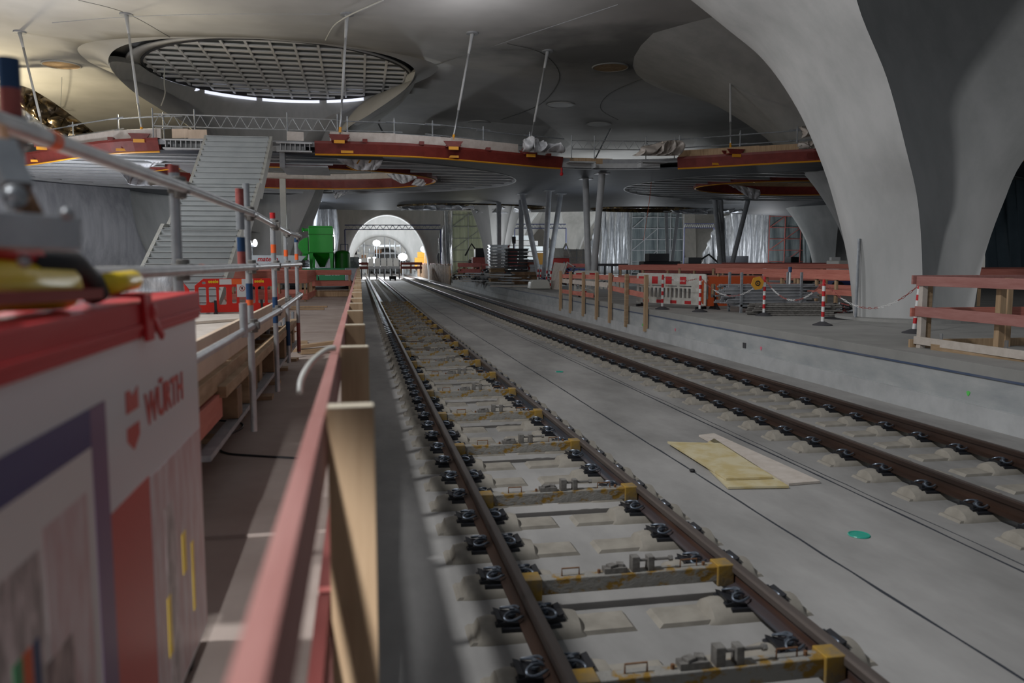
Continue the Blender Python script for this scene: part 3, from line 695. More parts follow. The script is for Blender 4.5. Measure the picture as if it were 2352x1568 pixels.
s=seg(near,-7.6,-1.8); rim(s,'edge_channel','steel',ZS+.05,7.15,.04,deck,False)
for i in range(30):
    x=-7.4+i*.19
    if -5.9<x<-3.2: continue
    mb=MB(); mb.b2((x-.012,33.92,ZS+.1),(x+.012,34.3,7.1)); mb.build('stiffener_plate','steel',deck)

for x0,x1 in ((-7.5,-5.8),(-3.2,-1.8)):
    for z0 in (7.08,ZS+.03): mb=MB(); mb.b2((x0,33.9,z0),(x1,34.4,z0+.05)); mb.build('channel_flange','steel',deck)
s=seg(near,9.4,14.6); rim(s,'edge_channel','steel',ZS-.02,7.0,.04,deck,False)
for a,b in ((9.7,11.0),(13.0,14.3)):
    mb=MB(); y=36.85 if a<12 else 36.2; mb.b2((a,y-.25,ZS+.22),(b,y+.3,ZS+.28)); mb.b2((b-.06 if a<12 else a,y-.25,ZS+.02),(b if a<12 else a+.06,y+.3,ZS+.24)); mb.build('bracket','steel',deck)
for H_ in (H1,H2):
    e=ell(*H_); edge_beam(e[::-1],True)
    mb=MB(); mb.path([(x,y,ZS-.02) for x,y in e],.03,4,closed=True); mb.build('tape_strip','amber',deck)
for H_ in (H3,H4):
    rim(ell(*H_),'foil_edge','foilg',ZS-.12,7.3,.05,deck)
for lo,hi in [((-3.1,34.1,6.15),(-2.9,34.6,6.75)),((-3.1,34.3,6.2),(-1.2,37.5,6.26)),((-7.3,34.3,6.2),(-6.1,37.5,6.26))]+[((-3.0,34.4+i*.6,6.3+i*.1),(-1.0,34.5+i*.6,6.36+i*.1)) for i in range(4)]:
    mb=MB(); mb.b2(lo,hi); mb.build('landing_bar','steeld',deck)
# far half of deck top: low parapet boards on the hole's far edge
def offs(poly,d,closed=False):
    out=[];n=len(poly)
    for i,(x,y) in enumerate(poly):
        a=Vector(poly[i-1] if i>0 or closed else poly[i]);b=Vector(poly[(i+1)%n] if i<n-1 or closed else poly[i]); q=(b-a).normalized(); out.append((x-q.y*d,y+q.x*d))
    return out
def board_run(poly,d,z0,z1,m,label,step=2,cat='edge board',grp='edge boards along the deck'):
    P=offs(poly,d)
    for i in range(0,len(P)-step,step):
        a,b=P[i],P[i+step]; r=rnd.uniform(-.03,.03); mb=MB(); mb.bar((a[0],a[1],(z0+z1)/2+r),(b[0],b[1],(z0+z1)/2+r),.05,z1-z0); tag(mb.build('edge_board',m),label,cat,grp)
board_run(seg(near,-13,-7.2),.14,7.24,7.66,'filmw','beige film covered edge board on the deck left of the staircase',4)
board_run(seg(near,-7.5,-5.9),.14,7.24,7.6,'ply','peach plywood edge board between the left red beam and the stairs',2)
board_run(seg(near,-3.1,-1.6),.14,7.24,7.6,'filmw','beige film covered edge board right of the staircase',2)
board_run(seg(near,-1.6,9.3),.14,7.24,7.66,'filmw','beige film covered edge board above the long right red beam',4)
board_run(seg(near,9.3,14.8),.1,7.0,7.26,'wood','spruce edge board between the two red beam ends',4)
board_run(seg(near,14.7,27),.14,7.24,7.56,'wood','spruce edge board above the right hand red beam',4)
# guard rails of scaffold tube on the deck
def guard(poly,label,d=.35,h=1.0,step=4,grp=None):
    P=offs(poly,d); mid=P[len(P)//2]; t=thing('scaffold_guard_rail',(mid[0],mid[1],7.22),label,'guard rail',grp)
    for i in range(0,len(P),step):
        x,y=P[i]; mb=MB(); mb.tube((x,y,7.2),(x,y,7.2+h+.12),.028,8); mb.tube((x,y,7.2+h-.09),(x,y,7.2+h+.01),.05,8); mb.tube((x,y,7.2+.42),(x,y,7.52+.2),.05,8); mb.build('post','galvd',t)
    for zz in (.5,.95):
        for i in range(0,len(P)-1,step):
            j=min(i+step,len(P)-1); a=Vector((*P[i],7.2+zz));b=Vector((*P[j],7.2+zz)); e=(b-a).normalized()*.35; dz=Vector((0,0,rnd.uniform(-.04,.04))); mb=MB(); mb.tube(a-e+dz,b+e+dz,.026,8); mb.build('rail_tube','galvd',t)
guard(seg(near,-17,-7.0),'scaffold tube guard rail on the deck left of the lattice girder',step=4)
guard(seg(near,-1.0,9.6),'scaffold tube guard rail above the long red beam right of the stairs',step=3)
guard(seg(near,14.4,24),'scaffold tube guard rail on the right part of the deck',step=3)
eh=[p for p in ell(*H1) if p[1]>46.5]; guard(eh,'dark guard rail around the far side of the left deck opening',d=-.3,h=1.1,step=5)
eh=[p for p in ell(*H2) if p[1]>46.0]; guard(eh,'dark guard rail around the far side of the right deck opening',d=-.3,h=1.1,step=5)
board_run([p for p in ell(*H1) if p[1]>45.5],-.3,7.24,7.6,'filmw','beige board on the far side of the left deck opening',3)
board_run([p for p in ell(*H2) if p[1]>46.0],-.3,7.24,7.5,'woodd','board on the far side of the right deck opening',3)
def girder(p,q,h,n,label):
    p=Vector(p);q=Vector(q); t=thing('lattice_girder',(p+q)/2,label,'lattice girder','lattice girders used as guard rail'); u=Vector((0,0,h))
    for a,b,nm in ((p,q,'lower_chord'),(p+u,q+u,'upper_chord')): mb=MB(); mb.tube(a,b,.026,8); mb.build(nm,'galv',t)
    mb=MB()
    for i in range(n): 
        a=p.lerp(q,i/n); b=p.lerp(q,(i+1)/n); m_=p.lerp(q,(i+.5)/n)+u; mb.tube(a,m_,.016,6); mb.tube(m_,b,.016,6)
    mb.build('diagonals','galv',t)
    for f in (.0,.22,.72,1.): x=p.lerp(q,f); mb=MB(); mb.tube((x.x,x.y-.06,7.2),(x.x,x.y-.06,p.z+h+.22),.026,8); mb.build('post','galvd',t)
a=at(352,289,y=34.6); b=at(775,289,y=34.6); girder((a.x,34.6,a.z),(b.x,34.6,a.z),.47,14,'long lattice girder rail above the grey staircase')
a=at(1312,342,y=37.3); b=at(1548,345,y=36.8); girder((a.x,37.3,a.z),(b.x,36.8,a.z),.4,9,'lattice girder rail above the white deck section with spruce boards')
# suspension rods
for i,(bx,by_,tx,ty) in enumerate([(108,335,45,74),(328,318,290,33),(780,320,797,33),(1038,335,1085,76),(1213,352,1258,117),(1678,352,1677,118)]):
    b=at(bx,by_,z=7.3); q=at(tx,ty,z=12.4)
    for _ in range(5): q=at(tx,ty,z=ceil_z(q.x,q.y)-.02)
    t=thing('suspension_rod',b,'%s of the six slanted white suspension rods from the left'%['first','second','third','fourth','fifth','last'][i],'suspension rod','suspension rods of the deck')
    d=(b-q).normalized()
    mb=MB(); mb.path([q+d*.9,b-d*1.6],.052,10); mb.build('rod','steel',t,smooth=True)
    mb=MB(); mb.path([b-d*1.6,b],.04,10); mb.build('lower_rod','galv',t,smooth=True)
    mb=MB(); mb.path([q,q+d*.12,q+d*.5,q+d*.95],.10,10,r2=.055); mb.build('fork_head','steel',t,smooth=True)
    mb=MB(); mb.tube(q+Vector((0,0,.05)),q-Vector((0,0,.04)),.27,20); mb.build('ceiling_plate','steeld',t)
    mb=MB(); mb.path([b-d*.5,b-d*.28],.055,8); mb.path([b-d*.2,b-d*.02],.06,8); mb.build('tape_wrap','amber',t)
    mb=MB(); y0=b.y-.2; mb.b2((b.x-.32,y0-.35,7.18),(b.x+.32,y0+.3,7.25)); mb.prism([(b.x-.42,7.42),(b.x+.42,7.42),(b.x+.25,7.2),(b.x-.25,7.2)],y0-.38,y0-.3); mb.prism([(b.x-.42,7.42),(b.x+.42,7.42),(b.x+.25,7.2),(b.x-.25,7.2)],y0+.2,y0+.28); mb.build('anchor_bracket','redox' ,t)
    mb=MB(); mb.box((b.x,y0-.42,7.12),(.42,.03,.13)); mb.build('tape_patch','amber',t)
# a few small rods seen far above the deck
for px,py,px2,py2,k,lb in ((1385,330,1412,278,60,'short slanted rod behind the right deck section, left one'),(1762,350,1775,282,55,'short slanted rod behind the right deck section, right one'),(893,330,880,305,60,'short slanted rod far behind the deck right of the staircase')):
    mb=MB(); a_=at(px,py,k=k); b_=at(px2,py2,k=k); a_+=(a_-b_)*((a_.z-7.2)/(b_.z-a_.z)); b_+=(b_-a_)*((ceil_z(b_.x,b_.y)-b_.z)/(b_.z-a_.z)) if ceil_z(b_.x,b_.y)>b_.z else Vector((0,0,0)); mb.tube(a_,b_,.06,8); tag(mb.build('suspension_rod','galvd'),lb,'suspension rod')
# ================= V columns and posts under the deck =================
def strut(p,q,r,label,m='steeld',grp='slanted steel struts under the deck'):
    t=thing('steel_strut',q,label,'strut',grp); mb=MB(); mb.tube(p,q,r,16); mb.build('shaft',m,t,smooth=True,auto=40)
    mb=MB(); mb.b2((p.x-r*1.9,p.y-r*1.9,p.z-.04),(p.x+r*1.9,p.y+r*1.9,p.z)); mb.build('head_plate',m,t)
    mb=MB(); mb.b2((q.x-r*1.6,q.y-r*1.6,q.z),(q.x+r*1.6,q.y+r*1.6,q.z+.05)); mb.build('foot_plate',m,t)
ST=[((1345,410),1353,42,'left strut of the big V before the foil curtain'),((1383,398),1361,42,'right strut of the big V before the foil curtain'),
((1199,445),1243,50,'left leaning strut of the three leaning towards the yellow bin'),((1261,437),1250,50,'middle strut of the three leaning struts'),((1288,445),1256,50,'right strut of the three leaning struts'),
((1642,458),1660,58,'left strut of the V before the second foil curtain'),((1655,458),1665,59,'second strut of the V before the second foil curtain'),((1718,460),1672,58,'right leaning strut of the V before the second foil curtain'),
((1530,485),1535,70,'left strut of the dark V in front of the netting'),((1558,485),1539,70,'right strut of the dark V in front of the netting'),
((730,462),712,62,'slanted strut above the green machine'),((2322,440),2362,50,'pale strut at the right edge behind the crate railing')]
for i,(tp,bx,kb,lb) in enumerate(ST):
    p=at(*tp,z=ZS); q=at(bx,620,k=kb); q.z=ZP; strut(p,q,.17 if i<8 else .15,lb,'steeld' if i not in(0,1,11) else 'steel')
for px,k,m,lb in ((1146,60,'steeld','thin upright post in front of the dark Y-shaped column'),(1197,58,'steeld','thin upright post left of the leaning struts'),(655,43,'stairs2','square upright post right of the grey staircase'),(677,66,'steeld','thin post far behind the green machine left'),(1196,90,'steeld','very thin distant post left of the leaning struts')):
    q=at(px,620,k=k); mb=MB(); r=.15 if k<62 else .14; mb.b2((q.x-r,q.y-r,ZP),(q.x+r,q.y+r,ZS)); tag(mb.build('steel_post',m),lb,'post')
# ================= staircase =================
S0=Vector((-5.2,23.3,ZP)); S1=Vector((-4.57,33.6,7.22)); nst=36
t=thing('staircase',S0,'wide grey primed steel staircase climbing to the deck','staircase'); hw=1.18
ax=Vector((S1.x-S0.x,S1.y-S0.y,0)).normalized(); sd=Vector((ax.y,-ax.x,0))
def sp(f,s,dz=0,df=0): return S0.lerp(S1,f)+sd*s+Vector((0,0,dz))+ax*df
run=(Vector((S1.x,S1.y,0))-Vector((S0.x,S0.y,0))).length
def prof(f): # stair line with one flat landing
    L=[(0,0),(.40,.40),(.455,.40),(.70,.655),(.735,.655),(1,1)]
    for (a,b),(c,d) in zip(L,L[1:]):
        if f<=c: return b+(d-b)*(f-a)/(c-a)
    return 1
for i in range(nst):
    f0=i/nst; p=Vector((S0.x+(S1.x-S0.x)*f0,S0.y+(S1.y-S0.y)*f0,0)); q=Vector((S0.x+(S1.x-S0.x)*(f0+1/nst),S0.y+(S1.y-S0.y)*(f0+1/nst),0))
    z0=S0.z+(S1.z-S0.z)*prof(f0); z1=S0.z+(S1.z-S0.z)*prof(f0+1/nst)
    mb=MB(); 
    a=p+sd*-hw;b=p+sd*hw;c=q+sd*hw;d=q+sd*-hw
    mb.add([(a.x,a.y,z0),(b.x,b.y,z0),(b.x,b.y,z1),(a.x,a.y,z1),(c.x,c.y,z1),(d.x,d.y,z1),(a.x,a.y,z1-.03),(b.x,b.y,z1-.03)],[(0,1,2,3),(3,2,4,5)])
    n_=ax*-.05; mb.add([(a+n_+Vector((0,0,z1))),(b+n_+Vector((0,0,z1))),(b+n_+Vector((0,0,z1-.03))),(a+n_+Vector((0,0,z1-.03))),(a+Vector((0,0,z1))),(b+Vector((0,0,z1)))],[(0,1,2,3),(0,4,5,1)])
    mb.solid=.006; mb.build('step','stair',t)
for s,nm in ((-1,'left'),(1,'right')):
    mb=MB(); pts=[0,.2,.40,.455,.70,.735,.99]; rows=[]
    for fi in pts:
        base=Vector((S0.x+(S1.x-S0.x)*fi,S0.y+(S1.y-S0.y)*fi,0)); z=S0.z+(S1.z-S0.z)*prof(fi)
        rows.append([base+sd*(s*(hw+o))+Vector((0,0,z+dz)) for o,dz in ((.0,-.42 if fi>0 else 0),(.0,.13),(.11,.13),(.11,-.42 if fi>0 else 0))])
    mb.loft(rows); mb.build('stringer','stairs2',t)
mb=MB()
for px,py in ((438,400),(455,397),(600,378),(596,391),(577,426)):
    p=at(px,py,k=31); mb.tube(p,p+Vector((0,0,.12)),.015,6); mb.tube(p,p+Vector((.1,0,0)),.012,6)
mb.build('fixing_bolts','steeld',t)
# ================= left platform: wooden fence at the track edge =================
def vplate(outer,holes,th,name,m,parent,mtx,label=None):
    o=plate(outer,holes,-th/2,th/2,name,m,None); o.data.transform(mtx@Matrix.Rotation(PI/2,4,'X'))
    if parent is not None: o.data.transform(Matrix.Translation(-wloc(parent))); o.parent=parent
    if label:o['label']=label
    return o
fy=[1.95,3.26,4.62,5.78,6.92]+[8.05+1.15*i for i in range(48)]
F_=thing('wooden_fence',(-.04,2,0),'long wooden fence along the left platform edge with red stained boards','fence')
for i,y in enumerate(fy):
    z1=1.985+rnd.uniform(-.012,.012); dx=rnd.uniform(-.006,.006); mb=MB(); mb.b2((-.085+dx,y-.027,.02),(.027+dx,y+.027,z1)); o=mb.build('post','wood',F_,bevel=.003)
    mb=MB(); mb.b2((-.083+dx,y-.026,z1),(.025+dx,y+.026,z1+.003)); mb.build('post_top','woodend',F_)
y=-1.2
while y<62:
    L=3.9 if y>-1 else 3.15
    mb=MB(); mb.b2((-.122,y,1.83),(-.087,y+L-.02,1.975+rnd.uniform(-.008,.008))); mb.build('top_board','redwood2',F_,bevel=.003)
    mb=MB(); mb.b2((-.119,y+.1,1.36),(-.088,y+L+.05,1.5)); mb.build('middle_board','redface',F_)
    mb=MB(); mb.b2((-.119,y+.1,.9),(-.088,y+L+.05,1.04)); mb.build('toe_board','redwood2',F_)
    y+=L
mb=MB(); mb.path(catmull([(-.10,3.26,1.993),(-.14,3.24,1.985),(-.19,3.15,1.95),(-.22,3.05,1.90),(-.225,3.0,1.855)],5),.012,8); tag(mb.build('bent_tube','hose',smooth=True),'short pale bent plastic tube hooked over the second fence post','tube')
# cables and low step on the platform
def cable(pts,r,m,label,z=ZP):
    mb=MB(); P=[]
    for q in pts: p=at(*q,z=z+r); P.append(p)
    mb.path(catmull(P,7),r,8); tag(mb.build('cable',m,smooth=True),label,'cable')
cable([(430,962),(500,965),(550,970),(556,982),(520,1002),(500,1022),(520,1040),(600,1047),(690,1052)],.008,'cable','black cable curling over the platform in an S beside the base jacks')
cable([(400,1196),(460,1180),(560,1166),(660,1156),(700,1150)],.008,'cable','thin dark cable crossing the platform near the printed cabinet')
mb=MB(); mb.b2((-1.6,4.3,ZP),(-.13,4.9,ZP+.02)); tag(mb.build('plywood_sheet','platl'),'thin plywood sheet whose edge crosses the platform near the cabinet','sheet')
mb=MB(); mb.b2((-1.15,16.8,ZP),(-.14,18.3,ZP+.02)); tag(mb.build('plywood_sheet','platl'),'thin plywood sheet lying on the platform further along the fence','sheet')
# ================= printed cabinet =================
XF=-.60; cab=thing('tool_cabinet',(-.75,1.4,ZP),'tall white cabinet with printed side and red top frame in the left foreground','cabinet')
Y0,Y1=-.4,3.12
mb=MB(); mb.b2((-.80,Y0,ZP+.06),(XF,Y1,2.14)); mb.build('body','cabw',cab,bevel=.008)
mb=MB(); mb.b2((-.83,Y0-.02,2.13),(XF+.012,Y1+.02,2.228)); mb.m=0; mb.build('top_frame','red',cab,bevel=.008)
mb=MB(); mb.b2((XF+.008,Y0,2.155),(XF+.018,Y1+.015,2.17)); mb.build('frame_bead','red',cab,bevel=.002)
for yy in (-.2,2.9):
    for xx in (-.78,-.63):
        mb=MB(); mb.tube((xx-.015,yy,ZP+.035),(xx+.015,yy,ZP+.035),.035,14); mb.build('castor','black',cab)
def fq(px,m,name,lift=.0015,lab=None):
    P=[at(*p,x=XF) for p in px]; mb=MB(); vs=[(XF+lift,p.y,p.z) for p in P]; mb.add(vs,[tuple(range(len(vs)))]); mb.solid=.001; return mb.build(name,m,cab)
def fqz(Ya,Yb,za,zb,m,name,lift=.0015):
    mb=MB(); mb.b2((XF,Ya,za),(XF+lift,Yb,zb)); return mb.build(name,m,cab)
yb=at(240,930,x=XF).y; ya=at(207,1000,x=XF).y; zn=at(240,930,x=XF).z; zn2=at(100,1150,x=XF).z
zt=at(0,1050,x=XF).z; zl=at(0,1170,x=XF).z
fqz(Y0+.02,yb,zl,zt,'navy','navy_band'); fqz(ya,yb,ZP+.08,zt,'mauve','mauve_band',.0018)
fqz(Y0+.02,ya,ZP+.08,zl,'white','white_print',.0012)
def yat(px): return at(px,1200,x=XF).y
fqz(yat(95),yat(200),ZP+.1,zl-.09,'printpink','pink_print',.0016); fqz(yat(85),yat(150),ZP+.1,zl-.35,'printdk','dark_photo_print',.002)
fqz(yat(-200),yat(85),ZP+.1,zl-.12,'printmix','photo_print',.0016)
for a,b,m in ((5,28,'greenl'),(30,52,'orange'),(55,72,'blue')): fqz(yat(a),yat(b),ZP+.2,zl-.28,m,'coloured_stripe',.0024)
zr=at(300,1135,x=XF).z
fqz(yat(252),yat(347),ZP+.08,zr,'printred','red_print',.0016); fqz(yat(350),Y1-.015,ZP+.08,at(400,1040,x=XF).z,'printpink','pink_print',.0016)
fqz(yat(378),yat(400),ZP+.1,at(400,1140,x=XF).z,'printmix','photo_print',.002)
for a,b,p0,p1 in ((375,384,1390,1540),(415,424,1230,1330),(436,441,1250,1420)): fqz(yat(a),yat(b),at(a,p1,x=XF).z,at(a,p0,x=XF).z,'yellow','yellow_stripe',.0026)
for k_,(u0,u1) in enumerate(((885,935),(968,1015))):
    a,b=yat(302),yat(330); z0,z1=at(316,u1,x=XF).z,at(316,u0,x=XF).z
    P=[(a,z1),( (a*2+b)/3,z1 if k_ else z1),((a+b)/2,z1-(.0 if k_ else .02)),(b,z1),(b,z0+(.02 if k_ else 0)),((a+b)/2,z0-(.012 if k_ else -.0)),(a,z0+(.02 if k_ else 0))]
    mb=MB(); mb.prism(P,XF,XF+.002,'x'); mb.build('printed_shield','printred',cab)
za=at(345,970,x=XF).z; y0=yat(345); y1=yat(432)
sz=(at(345,893,x=XF).z-za)*1.35
tm=Matrix.Translation((XF+.001,y0,za))@Matrix(((0,0,1,0),(1,0,0,0),(0,1,0,0),(0,0,0,1)))
o=text_mesh('WÜRTH',1,'printed_lettering','printred',cab,Matrix.Identity(4),bold=.02)
xsx=[v.co.x for v in o.data.vertices]; off=wloc(cab)
mxx=max(xsx)+off.x; mnx=min(xsx)+off.x
o.data.transform(Matrix.Translation(off)); o.data.transform(Matrix.Scale((y1-y0)/(mxx-mnx),4,(1,0,0))@Matrix.Scale(sz,4,(0,1,0))); o.data.transform(tm); o.data.transform(Matrix.Translation(-off))
# red lashing strap over the frame, yellow tool on top
t=thing('lashing_strap',at(300,735,x=XF+.02),'red lashing strap knotted over the red cabinet frame','strap')
A=at(300,672,x=XF-.02);B=at(285,765,x=XF+.02)
mb=MB(); mb.bar((XF-.2,A.y-.25,2.27),(XF+.005,A.y,2.245),.05,.012); mb.build('upper_band','red',t)
mb=MB(); mb.prism([(A.y-.045,2.25),(A.y+.03,2.25),(A.y+.05,2.12),(A.y-.02,2.12)],XF+.014,XF+.026,'x'); mb.build('hanging_band','red',t)
mb=MB(); mb.ball((XF+.02,A.y+.03,2.2),.03,10,(.6,1.2,1)); mb.bar((XF+.02,A.y+.03,2.2),(XF+.03,A.y+.12,2.12),.01,.02); mb.build('knot','red',t,smooth=True)
t=thing('hand_saw_tool',(-.72,1.7,2.23),'yellow and black power tool lying on the cabinet in front of the square tube','power tool')
zt0=2.232
mb=MB(); mb.path([(-.80,.95,zt0+.045),(-.76,1.3,zt0+.055),(-.71,1.75,zt0+.06),(-.68,2.0,zt0+.05)],.054,14); mb.build('yellow_body','yellow',t,smooth=True)
mb=MB(); mb.path([(-.69,1.85,zt0+.10),(-.665,2.05,zt0+.10),(-.66,2.15,zt0+.06),(-.655,2.18,zt0+.02)],.032,12); mb.path([(-.78,1.3,zt0+.1),(-.71,1.7,zt0+.12)],.016,10); mb.build('black_grip','black',t,smooth=True)
mb=MB(); mb.path([(-.64,2.2,zt0+.05),(-.63,2.42,zt0+.055)],.028,12); mb.build('yellow_nose','yellow',t,smooth=True)
mb=MB(); mb.path([(-.76,1.5,zt0+.135),(-.71,1.72,zt0+.135),(-.68,1.88,zt0+.115)],.02,10); mb.build('red_trigger_guard','red',t,smooth=True)
mb=MB(); mb.tube((-.83,1.22,zt0+.03),(-.70,1.28,zt0+.035),.05,16); mb.build('black_wheel','black',t,smooth=True,auto=40)
mb=MB(); mb.bar((-.66,1.2,zt0+.05),(-.62,2.1,zt0+.03),.01,.025); mb.build('red_strap','redface',t)
# square tube with end painted black as inner shade, bolts, bracket
t=thing('square_tube',at(60,540,k=1.5),'large galvanised square tube with open end clamped above the yellow tool','tube')
a=at(-160,520,k=1.35);b=at(168,538,k=1.55); d=(b-a).normalized()
mb=MB(); mb.bar(a,b,.066,.066); mb.build('tube_wall','galv',t,bevel=.005)
mb=MB(); mb.bar(b-d*.001,b+d*.0015,.05,.052); mb.build('end_shade','void',t)  # black cap stands in for the shade inside the tube
for px,py,r in ((160,492,.012),(40,452,.022),(60,600,.012)):
    p=at(px,py,k=1.48); mb=MB(); mb.tube(p-Vector((0,.012,0)),p+Vector((.004,-.02,0)),r,12); mb.ball(p+Vector((0,-.02,0)),r*.7,8); mb.build('bolt','galv',t,smooth=True)
mb=MB(); mb.path([at(-10,300,k=1.6),at(20,400,k=1.55),at(60,470,k=1.52),at(75,500,k=1.5)],.022,8); mb.build('clamp_arm','rust',t,smooth=True)
mb=MB(); mb.bar(at(0,330,k=1.56),at(40,430,k=1.52),.05,.03); mb.build('clamp_plate','galvd',t)
# ================= scaffold handrail =================
sx=-.86
t=thing('scaffold_handrail',(sx,4,ZP),'galvanised scaffold handrail with painted standards beside the raised walkway','handrail')
def tp(p,q,m,name='tube',r=.0242,n=14): mb=MB(); mb.tube(p,q,r,n); return mb.build(name,m,t,smooth=True,auto=40)
st=[(54,2.25,2.84),(412,4.0,2.78),(574,6.1,2.90),(632,7.95,2.80),(660,10.2,2.74),(684,11.3,2.70)]
SP=[]
for px,yy,zt_ in st:
    p=at(px,700,y=yy); SP.append((p.x,yy)); tp((p.x,yy,ZP+.2),(p.x,yy,zt_),'galv','standard')
x1,y1_=SP[0]; tp((x1,y1_,2.77),(x1,y1_,2.845),'blue','blue_painted_top',.0248); tp((x1,y1_,2.69),(x1,y1_,2.77),'redface','red_painted_band',.0248)
mb=MB(); mb.tube((x1,y1_,2.665),(x1,y1_,2.675),.06,16); mb.tube((x1,y1_,2.625),(x1,y1_,2.7),.034,12); mb.build('rosette','galvd',t)
for i,(za_,zb_,m) in ((1,(2.75,2.785,'redface')),(3,(2.42,2.50,'orangeb')),(4,(2.40,2.48,'orangeb')),(5,(2.36,2.44,'orangeb')),(3,(1.75,2.0,'blue')),(4,(1.3,1.6,'blue')),(5,(1.1,1.5,'redface')),(3,(2.745,2.80,'red')),(2,(2.02,2.06,'orangeb')),(2,(2.06,2.18,'blue')),(5,(2.6,2.7,'blue'))):
    tp((SP[i][0],SP[i][1],za_),(SP[i][0],SP[i][1],zb_),m,'paint_band',.0252)
def zline(z0,z1): return [Vector((SP[i][0]+.045,SP[i][1],z0+(z1-z0)*i/5)) for i in range(6)]
L=zline(2.683,2.683); L[0].z=2.662
for a,b in ((0,1),(1,2),(2,4),(4,5)): e=(L[b]-L[a]).normalized()*.12; tp(L[a]-e*(0 if a==0 else 1),L[b]+e,'galv','top_rail')
tp(L[0]-(L[1]-L[0])*.6,L[0],'galv','top_rail')
a_=L[0].lerp(L[1],.05); tp(a_,L[0].lerp(L[1],.085),'orangeb','paint_band',.0255)
L=zline(2.30,2.30); 
for a,b in ((0,2),(2,5)): e=(L[b]-L[a]).normalized()*.15; tp(L[a]-e,L[b]+e,'galv','middle_rail')
q_=L[1].lerp(L[2],.13); tp(q_,L[1].lerp(L[2],.16),'orangeb','paint_band',.0255)
L=zline(1.86,1.88)
for a,b in ((1,3),(3,5)): e=(L[b]-L[a]).normalized()*.15; tp(L[a]-e,L[b]+e,'galv','lower_rail')
for i in range(1,6):
    for zz in (2.683,2.30,1.87):
        c=Vector((SP[i][0]+.02,SP[i][1],zz)); mb=MB(); mb.box(c,(.09,.06,.055)); mb.tube(c+Vector((.0,-.05,.0)),c+Vector((.0,.06,.0)),.012,6); mb.tube(c-Vector((0,0,.05)),c+Vector((0,0,.05)),.034,10); mb.build('coupler','dirty',t,bevel=.005)
for px,bands in ((548,((2.60,2.78,'galvd'),(2.70,2.78,'redface'))),):
    pass
p=at(548,600,y=5.6)
for za_,zb_,m,m2 in ((2.58,2.82,'redface','galvd'),(2.31,2.50,'blue','redface'),(1.86,2.06,'galv','galv')):
    tp((p.x+.02,5.6,(za_+zb_)/2),(p.x+.02,5.6,zb_),m,'spigot',.027); tp((p.x+.02,5.6,za_-.03),(p.x+.02,5.6,(za_+zb_)/2),m2,'spigot',.027)
# base jacks with timber pads
grp='timber pads under the base jacks'
jk=[(470,1000,.5),(520,945,.7),(545,915,.6),(600,905,.6),(620,872,.6),(640,842,.6),(665,820,.6),(672,800,.5),(690,782,.6)]
for i,(px,py,L_) in enumerate(jk):
    p=at(px,py,z=ZP+.05); mb=MB(); mb.box((p.x-.28,p.y,ZP+.02),(L_+.2,.2,.04),rz=rnd.uniform(-.12,.12)); tag(mb.build('timber_pad','woodd'),'rough timber pad under the base jack, %s from the camera'%ORD[i],'timber pad',grp)
    j=thing('base_jack',(p.x-.12,p.y,ZP+.04),'screw base jack standing on a timber pad, %s from the camera'%ORD[i],'base jack','base jacks under the raised walkway')
    x=p.x-.12; y=p.y
    mb=MB(); mb.box((x,y,ZP+.046),(.15,.15,.01)); mb.build('foot_plate','dirty',j)
    mb=MB(); mb.tube((x,y,ZP+.05),(x,y,1.3),.019,10); mb.build('threaded_rod','dirty',j)
    mb=MB(); mb.tube((x,y,1.08),(x,y,1.11),.045,8); mb.tube((x-.1,y,1.095),(x+.1,y,1.095),.009,6); mb.build('wing_nut','rust',j)
    mb=MB(); mb.tube((x,y,1.11),(x,y,1.45),.0245,10); mb.build('outer_tube','galvd',j)
# raised walkway of timber
t=thing('raised_walkway',(-2.2,7.5,ZP),'raised timber walkway with side boards on jacks left of the platform aisle','walkway')
mb=MB(); mb.b2((-4.6,3.6,1.585),(-1.04,11.6,1.61)); mb.build('floor_boards','woodv',t)
for a,b in ((3.3,6.3),(6.3,9.2),(9.2,11.6)): mb=MB(); mb.bar((-1.0-(.0 if a<9 else .0),a+.01,1.73),(-1.0,b-.01,1.73),.035,.25); mb.build('side_board','ply',t,bevel=.003)
mb=MB(); mb.bar((-1.0,3.4,1.53),(-1.0,7.4,1.53),.09,.12); mb.build('edge_beam','woodd',t,bevel=.004)
mb=MB(); mb.bar((-.95,5.6,1.46),(-.95,12.1,1.46),.10,.08); mb.build('edge_beam','woodd',t,bevel=.004)
mb=MB(); mb.bar((-.98,3.2,1.36),(-.98,5.7,1.36),.07,.17); mb.build('edge_beam','redwood',t,bevel=.004)
mb=MB(); mb.bar((-1.15,3.0,1.40),(-1.15,6.4,1.40),.08,.2); mb.build('edge_beam','woodd',t,bevel=.004)
for i in range(10):
    y=6.15+.62*i; w_=.16 if i%3 else .22; mb=MB(); mb.b2((-3.9,y-w_/2,1.19),(-.92+rnd.uniform(-.06,.05),y+w_/2,1.415)); mb.build('cross_joist','woodd' if i%2 else 'brownwood',t,bevel=.004)
for i in range(6):
    y=6.4+1.05*i; mb=MB(); mb.b2((-.905,y-.04,1.2),(-.9,y+.3,1.4)); 
mb=MB(); mb.bar((-.93,4.9,1.17),(-.93,12,1.17),.08,.035); mb.build('ledger_plank','galvd',t)
p=at(850-250,700,y=12.5)
mb=MB(); mb.bar((-1.15,10.6,1.63),(-2.6,9.2,1.63),.2,.03); tag(mb.build('plank','woodv'),'loose plank lying slanted across the raised walkway','plank')
